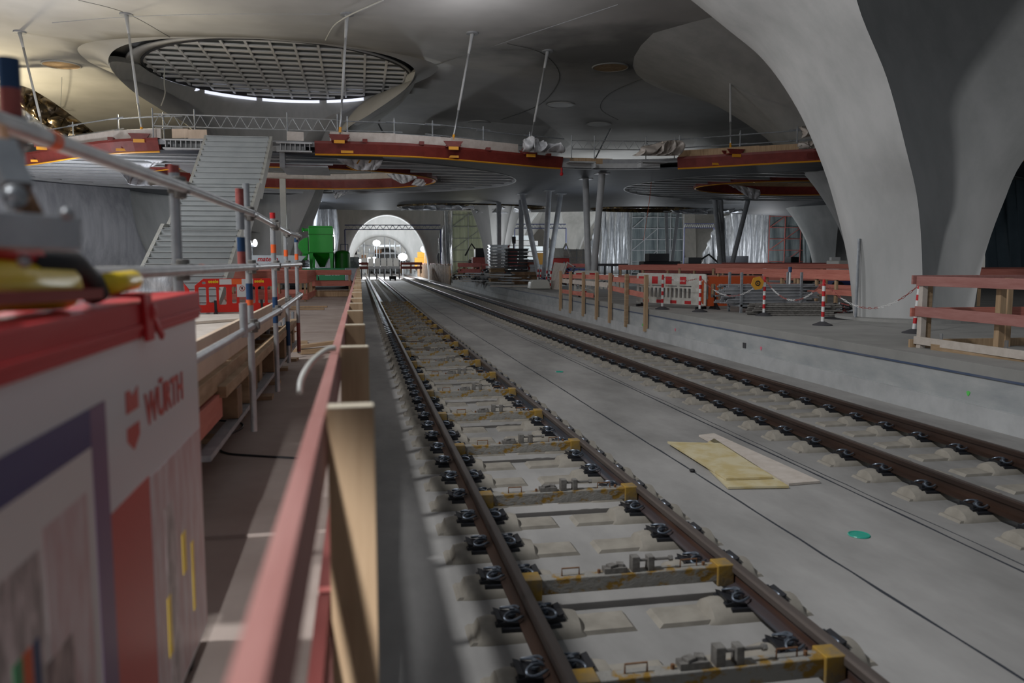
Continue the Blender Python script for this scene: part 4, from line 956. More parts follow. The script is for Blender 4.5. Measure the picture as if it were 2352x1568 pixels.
for k_,(px,py,L_,m) in enumerate(((735,706,1.3,'wood'),(725,712,1.0,'woodd'))):
    p=at(px-20,py,z=ZP); mb=MB(); mb.bar((p.x-.6,p.y+.2*k_,ZP+.03+.0*k_),(p.x+.5,p.y+.2*k_-.1,ZP+.03),.14,.05); tag(mb.build('plank',m),['pale plank lying on the platform in front of the green machine','darker plank lying just before the pale one on the platform'][k_],'plank')
p=at(690,842-20,z=ZP); mb=MB(); mb.bar((-.95,12.9,ZP+.12),(-.35,13.2,ZP+.16),.12,.05); mb.bar((-.95,12.9,ZP+.04),(-.4,13.1,ZP+.05),.2,.07); tag(mb.build('timber_offcut','woodd'),'timber offcuts at the far end of the raised walkway','timber')
# wrapped pallet
q=at(352,660,k=15.2); mb=MB(); mb.sheet(lambda u,v:(q.x+.42*(1+.04*math.sin(9*v*6+u*31))*math.copysign(min(1,abs(math.cos(2*PI*u))*1.3),math.cos(2*PI*u)),q.y+.42*(1+.04*math.sin(17*v+u*23))*math.copysign(min(1,abs(math.sin(2*PI*u))*1.3),math.sin(2*PI*u)),ZP+.14+v*1.12),48,14,.01)
t=thing('wrapped_pallet',(q.x,q.y,ZP),'load wrapped in shiny clear film behind the yellow tool','pallet'); mb.build('film_wrap','foil',t,smooth=True)
mb=MB(); mb.b2((q.x-.38,q.y-.38,ZP+.14),(q.x+.38,q.y+.38,ZP+1.27)); mb.build('load','filmw',t)
mb=MB(); [mb.b2((q.x-.42,q.y+a-.05,ZP),(q.x+.42,q.y+a+.05,ZP+.13)) for a in(-.34,0,.34)]; mb.b2((q.x-.42,q.y-.4,ZP+.1),(q.x+.42,q.y+.4,ZP+.14)); mb.build('pallet_base','woodd',t)
# ================= red plastic barriers =================
def rbox(a,b,c,d,r=.04,n=3):
    P=[]
    for cx,cy,s in ((c-r,d-r,0),(a+r,d-r,1),(a+r,b+r,2),(c-r,b+r,3)):
        for i in range(n+1): t_=(s+i/n)*PI/2; P.append((cx+r*math.cos(t_),cy+r*math.sin(t_)))
    return P
def red_barrier(p,rz,label,text=True,m='redp',grp='plastic pedestrian barriers'):
    t=thing('pedestrian_barrier',p,label,'barrier',grp); W=2.15; mtx=Matrix.Translation(p)@Matrix.Rotation(rz,4,'Z')
    out=[(0,.28),(.13,.10),(W-.13,.10),(W,.28),(W,.72),(W-.22,1.0),(.22,1.0),(0,.82)]
    hs=[rbox(.09+.255*i,.30 if i%2==0 else .36,.09+.255*i+.19,.78) for i in range(3)]+[rbox(.93,.33,1.05,.78,.03),rbox(1.12,.33,1.28,.78,.03)]+[rbox(1.36+.25*i,.32,1.36+.25*i+.18,.78) for i in range(3)]
    hs+= [rbox(.18,.86,.28,.92,.028)]
    vplate(out,hs,.045,'panel',m,t,mtx)
    def loc(mb_,nm,mm,par=None): 
        mb_.v=[mtx@v for v in mb_.v]; return mb_.build(nm,mm,par or t)
    if text:
        for a,b,mm in ((.62,.93,'white'),(1.19,1.49,'white'),(.93,1.19,'orangeb')): q_=MB(); q_.b2((a,-.026,.84),(b,-.0235,.985)); loc(q_,'reflective_sheet',mm)
        for xx in (.34,1.52): text_mesh('seele',.125,'printed_lettering','yellow',t,mtx@Matrix.Translation((xx,-.026,.885))@Matrix.Rotation(PI/2,4,'X'),bold=.003)
        q_=MB(); q_.b2((1.06,-.034,.50),(1.33,-.028,.84)); ns_=loc(q_,'notice_sheet','white')
        q_=MB(); c=(1.195,-.037,.73); q_.path([(c[0]+.07*math.cos(a),c[1],c[2]+.07*math.sin(a)) for a in [2*PI*i/24 for i in range(24)]],.007,5,closed=True); q_.bar((c[0]-.05,c[1],c[2]+.05),(c[0]+.05,c[1],c[2]-.05),.006,.01); loc(q_,'prohibition_ring','red',ns_)
        q_=MB(); q_.ball((c[0],c[1]+.004,c[2]-.005),.03,8,(.8,.1,1)); [q_.b2((c[0]-.024+.013*i,c[1]+.001,c[2]),(c[0]-.015+.013*i,c[1]+.004,c[2]+.042)) for i in range(4)]; loc(q_,'hand_pictogram','black',ns_)
    for xx in (.5,1.7):
        q_=MB(); q_.prism([(-.28,0),(.28,0),(.06,.2),(.03,.42),(-.03,.42),(-.06,.2)],xx-.03,xx+.03,'x'); loc(q_,'foot','black')
    return t
p=at(449,708,y=22.3); red_barrier(Vector((p.x,22.3,ZP)),.28,'red plastic barrier with lettering and a notice in front of the stairs')
p2=p+Vector((-2.3,-.2,0)); red_barrier(Vector((p2.x,22.6,ZP)),-.1,'red plastic barrier half hidden behind the cabinet, left of the lettered one',False)
# ================= timber railings behind =================
def rail_box(t,P,closed,h=1.15,boards=((1.0,'redwood'),(.55,'redwood'),(.12,'wood')),sp=1.2,pw=.1,m='wood',bh=.15):
    n=len(P); E=[(P[i],P[(i+1)%n]) for i in range(n if closed else n-1)]
    for a,b in E:
        a=Vector((*a,0));b=Vector((*b,0)); L=(b-a).length; k=max(1,round(L/sp)); d=(b-a)/L; nn=Vector((d.y,-d.x,0))*(pw/2+.02)
        for i in range(k+ (0 if closed else 1)):
            q=a+(b-a)*i/k; mb=MB(); mb.box((q.x,q.y,ZP+h/2-.03),(pw,pw*.7,h-.06),rz=math.atan2(d.y,d.x)); mb.build('post',m,t,bevel=.004)
        for z,mm in boards:
            mb=MB(); mb.bar(a+nn-d*.08+Vector((0,0,ZP+z)),b+nn+d*.08+Vector((0,0,ZP+z)),.04,bh); mb.build('board',mm,t,bevel=.004)
def railing(P,label,closed=False,grp=None,**k):
    c=P[0]; t=thing('timber_railing',(c[0],c[1],ZP),label,'railing',grp); rail_box(t,P,closed,**k); return t
p=at(760,682,z=ZP); railing([(-2.0,33.7),(-.42,33.7),(-.42,34.9),(-2.0,34.9)],'small timber crate railing with red boards before the green machine',True,sp=1.5,bh=.2)
a=at(520,640,k=29);b=at(700,640,k=29); railing([(a.x,a.y),(b.x,b.y),(b.x+.1,b.y+4),(a.x,a.y+4.5)],'timber railing box with red boards behind the lettered red barrier',True,boards=((1.0,'redwood'),(.78,'redwood'),(.18,'redwood')),sp=1.3,bh=.22)
a=at(555,640,k=37);b=at(690,640,k=38); railing([(a.x,a.y),(b.x,b.y)],'second long timber railing further back behind the red barrier',boards=((1.15,'redwood'),(.85,'redwood')),sp=1.6,h=1.3)
# ================= green machine on truck =================
t=thing('dust_extractor',at(735,615,k=46.0),'tall bright green extractor machine with hopper standing on the truck bed','machine')
X0,X1=-2.62,-1.36; yA,yB=44.0,46.6; zb=2.78; zt_=4.22
mb=MB(); mb.b2((X0,yA,zb),(X1+.0,yB,3.78)); mb.b2((X0-.01,yA-.02,3.76),(X1+.02,yB,zt_-.08)); mb.prism([(X0,zt_-.08),(X1,zt_-.08),(X1-.02,zt_),(X0+.03,zt_)],yA,yB); mb.build('housing','green',t,bevel=.02)
mb=MB()
for z_ in (3.76,2.8): mb.b2((X0-.03,yA-.04,z_),(X1+.04,yB+.02,z_+.03))
mb.build('flange','greend',t)
mb=MB(); vs=[(X0+.15,yA+.1,zb),(X1-.15,yA+.1,zb),(X1-.15,yB-.1,zb),(X0+.15,yB-.1,zb),(X0+.5,yA+.9,2.02),(X1-.5,yA+.9,2.02),(X1-.5,yB-.9,2.02),(X0+.5,yB-.9,2.02)]
mb.add(vs,[(0,1,2,3),(4,7,6,5),(0,4,5,1),(1,5,6,2),(2,6,7,3),(3,7,4,0)]); mb.build('hopper','greend',t)
for x in (X0+.1,X1-.1):
    for y in (yA+.06,yB-.06): mb=MB(); mb.prism([(x-.1,zb),(x+.1,zb),(x+.06,1.97),(x-.06,1.97)],y-.06,y+.06); mb.build('leg','green',t)
for i in range(2): mb=MB(); mb.b2((X1+.02,yA+.25+i*1.1,2.9),(X1+.05,yA+1.2+i*1.1,3.68)); d_=mb.build('side_door','greend',t,bevel=.01); mb=MB(); mb.b2((X1+.05,yA+.5+i*1.1,2.96),(X1+.08,yA+.95+i*1.1,2.99)); mb.build('door_handle','black',d_)
mb=MB(); mb.prism([(X0-.02,3.62),(X0-.02,2.72),(X0-.32,2.72),(X0-.62,3.12),(X0-.5,3.4),(X0-.25,3.58)],yA+.3,yA+1.2); mb.prism([(X0-.1,2.72),(X0-.4,2.72),(X0-.32,2.4),(X0-.14,2.4)],yA+.4,yA+1.1); mb.build('fan_casing','green',t,bevel=.03)
mb=MB(); mb.b2((X0-.06,yA+.25,2.9),(X0,yA+1.25,3.66)); mb.build('fan_flange','black',t)
mb=MB(); mb.tube((X0-.3,yA+.4,4.02),(X0,yA+.4,4.02),.08,10); mb.tube((X0-.36,yA+.4,4.02),(X0-.28,yA+.4,4.02),.12,10); mb.build('motor','green',t)
mb=MB(); [mb.tube((X0-.25,yA+.7,2.05+.08*i),(X0-.25,yA+.7,2.1+.08*i),.22 if i%2 else .19,12) for i in range(5)]; mb.build('bellows','black',t)
mb=MB(); mb.tube((X1+.45,yA+1.4,1.97),(X1+.45,yA+1.4,2.75),.42,18); mb.ball((X1+.45,yA+1.4,2.75),.42,14,(1,1,.5)); mb.build('side_tank','greend',t,smooth=True,auto=50)
mb=MB(); [mb.tube((X1+.45+a,yA+2.4,1.97),(X1+.45+a,yA+2.4,3.3),.02,6) for a in(-.1,.3)]; [mb.tube((X1+.35,yA+2.4,z),(X1+.75,yA+2.4,z),.02,6) for z in(2.9,3.3)]; mb.build('ladder_hoop','blue',t)
t=thing('flatbed_truck',(-1.7,44,ZP),'green and beige flatbed truck carrying the tall green machine','truck')
mb=MB(); mb.b2((-3.3,42.6,1.8),(-.1,48.5,1.97)); mb.build('bed','greenl',t)
mb=MB(); mb.b2((-3.3,42.5,1.36),(-2.1,42.62,1.95)); mb.b2((-2.05,42.5,1.36),(-.75,42.62,1.95)); mb.build('side_panel','greenl',t,bevel=.01)
mb=MB(); mb.b2((-3.2,42.7,1.15),(-.3,48.3,1.5)); mb.build('chassis','dark',t)
mb=MB(); mb.b2((-3.25,42.6,.98),(-2.5,43.2,1.36)); mb.build('equipment_box','cream',t,bevel=.02)
for x in (-2.9,-.6):
    for y in (43.4,47): mb=MB(); mb.tube((x-.14,y,ZP+.42),(x+.14,y,ZP+.42),.42,18); mb.build('wheel','black',t)
mb=MB(); mb.b2((-.75,42.5,1.3),(-.0,42.9,2.0)); mb.b2((-.7,48.5,1.2),(.0,50,2.6)); mb.build('cab','galvd',t,bevel=.05)
text_mesh('TEL. 0871',.21,'painted_lettering','white',t,Matrix.Translation((-3.22,42.49,1.42))@Matrix.Rotation(PI/2,4,'X'),bold=.004)
text_mesh('ZEUEL',.26,'painted_lettering','white',t,Matrix.Translation((-1.75,42.49,1.62))@Matrix.Rotation(PI/2,4,'X'),bold=.006)
# white boom lift with lettering and twin lamp
p=at(565,610,k=41); t=thing('boom_lift',(p.x+1,p.y,ZP),'white boom lift with red lettering on its boom beside the stairs','boom lift')
a=at(566,597,k=41);b=at(668,598,k=41); mb=MB(); mb.prism([(a.x-.05,a.z-.32),(b.x+.2,b.z-.32),(b.x+.75,b.z+.22),(b.x-.0,b.z+.27),(a.x-.05,a.z+.25)],a.y-.15,a.y+.15); mb.build('boom','cabw',t,bevel=.01)
text_mesh('mateco',.34,'painted_lettering','red',t,Matrix.Translation((a.x+.55,a.y-.153,a.z-.06))@Matrix.Rotation(PI/2,4,'X'),shear=.25,bold=.008)
text_mesh('e',.3,'painted_lettering','black',t,Matrix.Translation((a.x+.02,a.y-.153,a.z-.04))@Matrix.Rotation(PI/2,4,'X'),shear=.25,bold=.006)
mb=MB(); mb.b2((a.x+1.05,a.y-.17,a.z-.25),(b.x,a.y-.15,a.z-.16)); mb.build('dark_stripe','navy',t)
mb=MB(); mb.b2((a.x+.2,a.y-.6,1.25),(b.x+.4,a.y+.9,2.0)); mb.build('turntable','whited',t,bevel=.04)
mb=MB(); mb.b2((a.x+.1,a.y-.8,1.15),(b.x+.5,a.y+1.1,1.3)); mb.build('chassis','dark',t)
for x in (a.x+.4,b.x+.1):
    for y in (a.y-.7,a.y+1.0): mb=MB(); mb.tube((x-.14,y,ZP+.36),(x+.14,y,ZP+.36),.36,16); mb.build('wheel','black',t)
def lamp(px,py,k,r,label,pole=True,sq=(1,1,.8),n=1,power=0):
    p=at(px,py,k=k); ZP=0 if -.03<p.x<8.7 else .88; t=thing('work_lamp',(p.x,p.y,ZP),label,'lamp'); 
    for i in range(n): mb=MB(); mb.ball((p.x+i*r*2.3,p.y,p.z),r,14,sq); mb.build('lamp_head','lampw',t,smooth=True)
    if pole: mb=MB(); mb.tube((p.x+(n-1)*r*1.15,p.y+.05,ZP),(p.x+(n-1)*r*1.15,p.y+.05,p.z),.04,8); mb.tube((p.x-.05,p.y,p.z-r*sq[2]),(p.x+(n-1)*r*2.3+.05,p.y,p.z-r*sq[2]),.04,6); mb.build('pole','galvd',t)
lamp(572,558,41,.13,'twin white work lamp on a stand right of the staircase',n=2,sq=(.9,.6,1.5))
lamp(865,558,118,.55,'round bright lamp hanging inside the tunnel arch, the upper one')
lamp(925,590,112,.65,'bright balloon lamp low on the right inside the tunnel arch')
lamp(976,572,112,.6,'bright lamp at the right edge of the tunnel arch')
# ================= right platform =================
# fence of single posts bolted to the platform wall, near the tracks
t=thing('platform_fence',(8.62,28,ZP),'open timber fence of pale posts fixed to the right platform wall','fence')
py_=[23.15,24.95,26.7,28.3,30.09,32.04,33.71]
for i,y in enumerate(py_): mb=MB(); mb.b2((8.53,y-.06,.2),(8.64,y+.06,1.93)); mb.build('post','wood' if i!=1 else 'woodd',t,bevel=.004)
for a,b,z0,z1,m in ((23.2,27.0,1.72,1.72,'redwood'),(26.6,33.9,1.78,1.70,'redwood'),(23.2,27.2,1.28,1.42,'redwood'),(27.0,33.9,1.5,1.5,'woodv'),(29,33.9,1.05,1.05,'redwood')):
    mb=MB(); mb.bar((8.67,a,z0),(8.67,b,z1),.035,.17); mb.build('board',m,t,bevel=.003)
# red and white chain posts
cp=[(11.09,14.38),(10.41,16.54),(10.7,19.78),(9.69,21.67),(9.08,23.08)]
nmz=['leaning red and white chain post beside the crate railing','second red and white chain post from the crate railing','third red and white chain post, in front of the tube bundle','red and white chain post before the right end of the striped barrier','red and white chain post before the middle of the striped barrier']
cp=[at(2098,765,z=ZP),at(1889,747,z=ZP),at(1754,725,z=ZP),at(1607,716,z=ZP),at(1521,710,z=ZP)]
tops=[]
for i,q in enumerate(cp):
    t=thing('chain_post',(q.x,q.y,ZP),nmz[i],'post','red and white chain posts'); h=1.02; ln=.09 if i==0 else 0
    mb=MB(); mb.loft([[Vector((q.x+math.cos(2*PI*j/20)*r,q.y+math.sin(2*PI*j/20)*r,ZP+z)) for j in range(20)] for r,z in ((.22,0),(.22,.02),(.13,.055),(.05,.09))]); mb.build('rubber_base','dark',t,smooth=True,auto=40)
    for j in range(8):
        z0=.08+(h-.08)*j/8; z1=.08+(h-.08)*(j+1)/8; mb=MB(); mb.tube((q.x+ln*z0,q.y,ZP+z0),(q.x+ln*z1,q.y,ZP+z1),.037,12); mb.build('band','white' if j%2==0 else 'red',t,smooth=True,auto=40)
    mb=MB(); mb.tube((q.x+ln*h,q.y,ZP+h),(q.x+ln*h,q.y,ZP+h+.03),.03,10); mb.build('cap','red',t); tops.append(Vector((q.x+ln*h,q.y,ZP+h-.02)))
def chain(a,b,sag,label,n=None):
    L=(b-a).length; n=n or int(L/.075); t=thing('chain',(a+b)/2-Vector((0,0,sag)),label,'chain','red and white plastic chains')
    P=[a.lerp(b,i/n)-Vector((0,0,sag*4*(i/n)*(1-i/n))) for i in range(n+1)]
    for c0 in range(0,n,6):
        mb=MB()
        for i in range(c0,min(c0+6,n)):
            p,q=P[i],P[i+1]; d=(q-p); u=Vector((0,0,1)) if i%2 else d.cross(Vector((0,0,1))); u=(u-d*(u.dot(d)/d.dot(d))).normalized()*.016; m_=(p+q)/2
            mb.path([p-d*.1,p+u+d*.12,q+u-d*.12,q+d*.1,q-u-d*.12,p-u+d*.12],.006,5,closed=True)
        mb.build('link_run','white' if (c0//6)%2 else 'redface',t)
chain(tops[1],tops[0],.55,'plastic chain hanging before the huge near column')
chain(tops[2],tops[1],.5,'plastic chain sagging over the cable bundle'); chain(tops[3],tops[2],.5,'plastic chain crossing the scaffold tube bundle')
chain(tops[4],tops[3],.12,'nearly taut plastic chain on the striped barrier')
# crate railing in front of the column
t=thing('timber_railing',(9.35,11.9,ZP),'large timber crate railing with pink boards at the right edge of the picture','railing')
C0=(9.30,11.95); C1=(9.62,8.4); C2=(12.4,11.7)
def post(x,y,h=1.2,m='wood',w=.1): mb=MB(); mb.b2((x-w/2,y-w/2,ZP),(x+w/2,y+w/2,ZP+h)); mb.build('post',m,t,bevel=.004)
for (x,y,m) in ((9.33,11.9,'woodv'),(9.45,11.93,'woodd'),(9.62,10.55,'wood'),(10.35,10.6,'wood'),(9.7,8.9,'wood'),(10.9,11.8,'wood')): post(x,y,1.18,m)
for z,m,h in ((1.13,'redwood2',.16),(.62,'redwood2',.17),(.13,'woodv',.13)): mb=MB(); mb.bar((9.27,11.98,ZP+z),(9.62,8.3,ZP+z-(.0 if z>1 else .05)),.045,h); mb.build('board',m,t,bevel=.004)
mb=MB(); mb.bar((9.33,11.6,ZP+.05),(9.7,8.4,ZP+.05),.1,.1); mb.build('sill_beam','woodd',t)
for z,m in ((1.15,'redwood2'),(.60,'redwood'),(.06,'wood')): mb=MB(); mb.bar((9.2,12.02,ZP+z),(13.4,11.8,ZP+z),.045,.15); mb.build('board',m,t,bevel=.004)
for x,y in ((9.52,11.7),(9.68,10.5),(10.42,10.55)): mb=MB(); mb.b2((x-.0,y-.06,ZP+.1),(x+.02,y+.0,ZP+.26)); mb.build('angle_bracket','galv',t)
mb=MB(); mb.b2((9.9,9.6,ZP),(12.5,9.75,ZP+.1)); mb.build('sill_beam','woodd',t)
# round recess edge at the column foot
mb=MB(); c=(13.9,18.15); mb.loft([[Vector((c[0]+math.cos(2*PI*i/48)*r*1.05,c[1]+math.sin(2*PI*i/48)*r,z)) for i in range(48)] for r,z in ((1.75,ZP-.02),(1.75,ZP+.07),(1.0,ZP+.07),(1.0,ZP-.02))],cap=False); tag(mb.build('column_plinth','plat'),'low round concrete plinth at the foot of the huge near column','plinth')
mb=MB(); c=at(1945,731,z=ZP); mb.tube((c.x,c.y,ZP),(c.x,c.y,ZP+.006),.62,28); tag(mb.build('floor_recess','void'),'dark round floor recess left of the near column foot','recess')
mb=MB(); xx=at(1967,690,y=17.9).x; mb.tube((xx,17.9,ZP),(xx,17.9,2.9),.035,8); tag(mb.build('down_pipe','galvd'),'thin grey pipe standing at the left edge of the near column','pipe')
# striped barrier white red
def striped(p,rz,label,W=2.3):
    t=thing('striped_barrier',p,label,'barrier',None); mtx=Matrix.Translation(p)@Matrix.Rotation(rz,4,'Z')
    hs=[rbox(.10+i*.165,.32,.10+i*.165+.10,.62,.02) for i in range(13)]
    hs+=[rbox(.1+i*.55,.67,.1+i*.55+.45,.70,.01) for i in range(4)]
    vplate([(0,.12),(W,.12),(W,1.02),(W-.05,1.08),(.05,1.08),(0,1.02)],hs,.05,'panel','whited',t,mtx)
    for z0,z1,off in ((.75,.98,0),(.14,.24,.2)):
        for i in range(4):
            a=.08+off+i*.56
            if a+.25<W: q=MB(); q.b2((a,-.031,z0),(a+.24,-.026,z1)); q.v=[mtx@v for v in q.v]; q.build('red_field','red',t)
    for x in (.2,W-.2): q=MB(); q.b2((x-.03,-.25,0),(x+.03,.25,.08)); q.b2((x-.02,-.02,.05),(x+.02,.02,.14)); q.v=[mtx@v for v in q.v]; q.build('foot','black',t)
p=at(1463,702,z=ZP); striped(Vector((p.x,p.y,ZP)),math.atan2(22.6-25.0,1.35),'red and white striped plastic barrier behind the chain posts',2.75)
p=at(1315,705,z=ZP+.0); p=at(1318,690,k=33); striped(Vector((p.x,p.y,ZP)),-.2,'worn white plastic barrier leaning behind the platform fence',1.0)
# orange barrier
p=at(1618,712,z=ZP); t=red_barrier(Vector((p.x,p.y+.3,ZP)),.15,'orange plastic barrier right of the striped one',False,'orange')
# tube bundles
def bundle(name,c,L,rz,nx,nz,label,r=.027,m='pipeg',jit=.3,grp='stacked scaffold tubes',tilt=0):
    d=Vector((math.cos(rz),math.sin(rz),tilt)); n_=Vector((-math.sin(rz),math.cos(rz),0))
    k=0
    for j in range(nz):
        for i in range(nx-(j%2)-(j//3)):
            c2=Vector(c)+n_*((i-(nx-1)/2+.5*(j%2))*r*2.05)+Vector((0,0,r+j*r*1.78)); e=rnd.uniform(-jit,jit)
            mb=MB(); l2=L/2*rnd.uniform(.9,1); mb.tube(c2-d*l2+d*e,c2+d*l2+d*e,r,8); tag(mb.build(name,m,smooth=True,auto=40),label,'tube',grp)
p=at(1762,712,z=ZP+.05)
t=thing('tube_rack',(p.x,p.y,ZP),'grey steel rack with tall corner posts carrying the tube bundle','rack')
mb_rz=-.15
for dx in (-1.0,.85):
    for dy in (-.35,.4): mb=MB(); mb.b2((p.x+dx-.03,p.y+dy-.03,ZP),(p.x+dx+.03,p.y+dy+.03,ZP+1.15)); mb.build('corner_post','galvd',t)
for dy in (-.35,.4): mb=MB(); mb.b2((p.x-1.05,p.y+dy-.03,ZP+.18),(p.x+.9,p.y+dy+.03,ZP+.24)); mb.build('base_rail','galvd',t)
for dx in (-1,.85): mb=MB(); mb.b2((p.x+dx-.03,p.y-.35,ZP+.18),(p.x+dx+.03,p.y+.4,ZP+.24)); mb.build('base_rail','galvd',t)
bundle('scaffold_tube',(p.x-.05,p.y,ZP+.26),2.6,-.06,12,12,'grey scaffold tube stacked in the steel rack behind the chain',.0255,jit=.25)
q=at(1872,722,z=ZP+.05); bundle('scaffold_tube',(q.x-.35,q.y+.5,ZP),1.9,-.28,9,6,'grey scaffold tube in the low heap right of the steel rack',.03,m='dirty',grp='low heap of tubes',jit=.35)
# sheet with chain emblem (round yellow tag on post)
q=tops[2]+Vector((-.25,-.08,-.12)); t=thing('warning_tag',q,'yellow hexagonal tag with black ring hanging on the chain','tag')
mb=MB(); mb.prism([(q.x+.19*math.cos(a),q.z+.19*math.sin(a)) for a in [2*PI*i/6+.2 for i in range(6)]],q.y-.01,q.y+.01); mb.build('plate','mach',t)
mb=MB(); mb.path([(q.x+.06*math.cos(a),q.y-.015,q.z+.06*math.sin(a)) for a in [2*PI*i/16 for i in range(16)]],.014,5,closed=True); mb.ball((q.x,q.y-.015,q.z),.02,6); mb.build('emblem','black',t)
q=at(1812,700,z=ZP+.2); mb=MB(); mb.tube((q.x,q.y,ZP),(q.x,q.y,ZP+1.15),.028,10); t=thing('painted_tube',(q.x,q.y,ZP),'upright white tube with blue top among the cable bundle','tube'); mb.build('shaft','white',t)
mb=MB(); mb.tube((q.x,q.y,ZP+1.15),(q.x,q.y,ZP+1.3),.05,10); mb.build('blue_cap','blue',t)
# tangle of couplers and cable: countless
def heap(c,sx_,sy_,h,n,mats,name,label,r=.02,cat='heap'):
    mb=MB(); 
    for i in range(n):
        a=rnd.uniform(0,2*PI); rr=math.sqrt(rnd.random()); x=c[0]+math.cos(a)*rr*sx_; y=c[1]+math.sin(a)*rr*sy_; z=c[2]+rnd.random()*h*(1-rr*.8)+r
        d=Vector((rnd.uniform(-1,1),rnd.uniform(-1,1),rnd.uniform(-.4,.4)))*.11; mb.m=rnd.randrange(len(mats)); mb.tube((x-d.x,y-d.y,max(c[2]+r,z-d.z)),(x+d.x,y+d.y,max(c[2]+r,z+d.z)),r*rnd.uniform(.6,1.4),5)
    tag(mb.build(name,mats),label,cat,kind='stuff')
q=at(1812,715,z=ZP); heap((q.x,q.y,ZP),.55,.5,.62,260,['black','dark','navy','redface','galvd'],'coupler_heap','dark tangle of couplers and cable ends between the tube bundles')
q=at(1925,722,z=ZP); heap((q.x,q.y-.1,ZP),.5,.4,.35,160,['black','dark','galvd','redface'],'coupler_heap','dark tangle of ends at the right of the low tube heap')
q=at(1953,722,z=ZP); mb=MB(); mb.sheet(lambda u,v:(q.x-.5+u*1.0,q.y+.2+v*.7,ZP+.02+.22*math.sin(PI*u)*math.sin(PI*v)*(1+.4*math.sin(17*u+5*v))),14,10,.02); tag(mb.build('rubber_mat','black',smooth=True),'crumpled dark rubber sheet lying left of the near column','sheet')
# long red railings behind the tubes
G='timber railings on the right platform'
def pr(px,py,k): p=at(px,py,k=k); return (p.x,p.y)
def rl(a,b,k1,k2,label,**kw): return railing([pr(a,650,k1),pr(b,650,k2)],label,False,G,**kw)
rl(1650,1975,31,24.5,'long timber railing with red boards behind the tube rack',boards=((1.1,'redwood'),(.62,'redwood')),sp=1.3,h=1.18,bh=.2)
rl(1425,1660,42,36,'long timber railing with red boards behind the striped barrier',boards=((1.15,'redwood'),(.6,'redwood')),sp=1.6,h=1.25,bh=.26)
rl(1560,1975,36,33,'second timber railing behind the tube rack',boards=((1.25,'redwood'),(.75,'redwood')),sp=1.6,h=1.35,bh=.2)
rl(1760,1970,27.5,22.5,'nearer timber railing beside the huge near column',boards=((1.0,'redwood'),(.55,'redwood')),sp=1.1,h=1.05,bh=.16)
rl(1475,1700,50,48,'dark red railing far behind the striped barrier',boards=((1.2,'redface'),(.8,'redface')),sp=1.6,h=1.3)
rl(1660,1960,56,50,'dark red railing far behind the second foil curtain',boards=((1.3,'redface'),),sp=2,h=1.3)
rl(2250,2420,26,25,'red railing seen behind the crate railing at the right edge',boards=((1.1,'redwood'),(.7,'redwood')),sp=1.5,h=1.2,bh=.22)
rl(2230,2400,38,38,'far red railing at the right edge',boards=((1.1,'redwood'),),sp=1.5,h=1.2)
rl(1055,1105,60,58,'brown red timber railing beside the platform edge far away',boards=((1.2,'redface'),(.75,'redface'),(.1,'woodv')),sp=1,h=1.25,bh=.3)
rl(1105,1165,62,60,'dark red railing with striped posts left of the crate stack',boards=((1.2,'redface'),),sp=1.5,h=1.2)
rl(1193,1240,58,56,'red board railing right of the black crate stack',boards=((1.25,'redwood'),),sp=1.2,h=1.3,bh=.3)
rl(1250,1350,52,50,'dark railing with navy boards behind the leaning panel',boards=((1.2,'redface'),(.9,'navy')),sp=1.4,h=1.3,bh=.22)
rl(1372,1440,48,47,'dark railing before the first foil curtain',boards=((1.25,'dark'),),sp=.5,h=1.3,m='dark')
# brown picket screen at the platform edge
t=thing('picket_screen',(8.64,90,ZP),'tall brown lumber picket screen on the platform edge beside the tracks','screen')
for i in range(40):
    y=76.8+i*1.1; mb=MB(); mb.b2((8.5,y-.2,.1),(8.6,y+.2,2.0+rnd.uniform(-.1,.12))); mb.build('picket','brownwood',t)
for z in (1.0,1.95): mb=MB(); mb.b2((8.6,76.5,z),(8.66,121,z+.14)); mb.build('rail','redface',t)
# small striped posts far
for px,k,lb in ((1127,58,'left of the crate stacks'),(1135,58,'before the galvanised crate stack'),(1160,57,'before the red crate stack'),(1176,56,'before the black crate stack'),(1198,55,'left of the grey grit box'),(1215,54,'before the red board railing')):
    q=at(px,640,k=k); t=thing('chain_post',(q.x,q.y,ZP),'small distant red and white post '+lb,'post','small distant striped posts')
    for j in range(6): mb=MB(); mb.tube((q.x,q.y,ZP+.18*j),(q.x,q.y,ZP+.18*j+.18),.06,8); mb.build('band','white' if j%2==0 else 'red',t)
for px,py,lb in ((1234,654,'first tall striped post at the wire mesh box'),(1240,654,'second tall striped post at the wire mesh box'),(1254,662,'third tall striped post, just before the leaning panel'),(1263,664,'fourth tall striped post touching the leaning panel')):
    q=at(px,py,z=ZP); t=thing('chain_post',(q.x,q.y,ZP),lb,'post','tall striped posts')
    for j in range(7): mb=MB(); mb.tube((q.x+.01*j,q.y,ZP+.16*j),(q.x+.01*(j+1),q.y,ZP+.16*j+.16),.045,10); mb.build('band','white' if j%2==0 else 'red',t,smooth=True,auto=40)
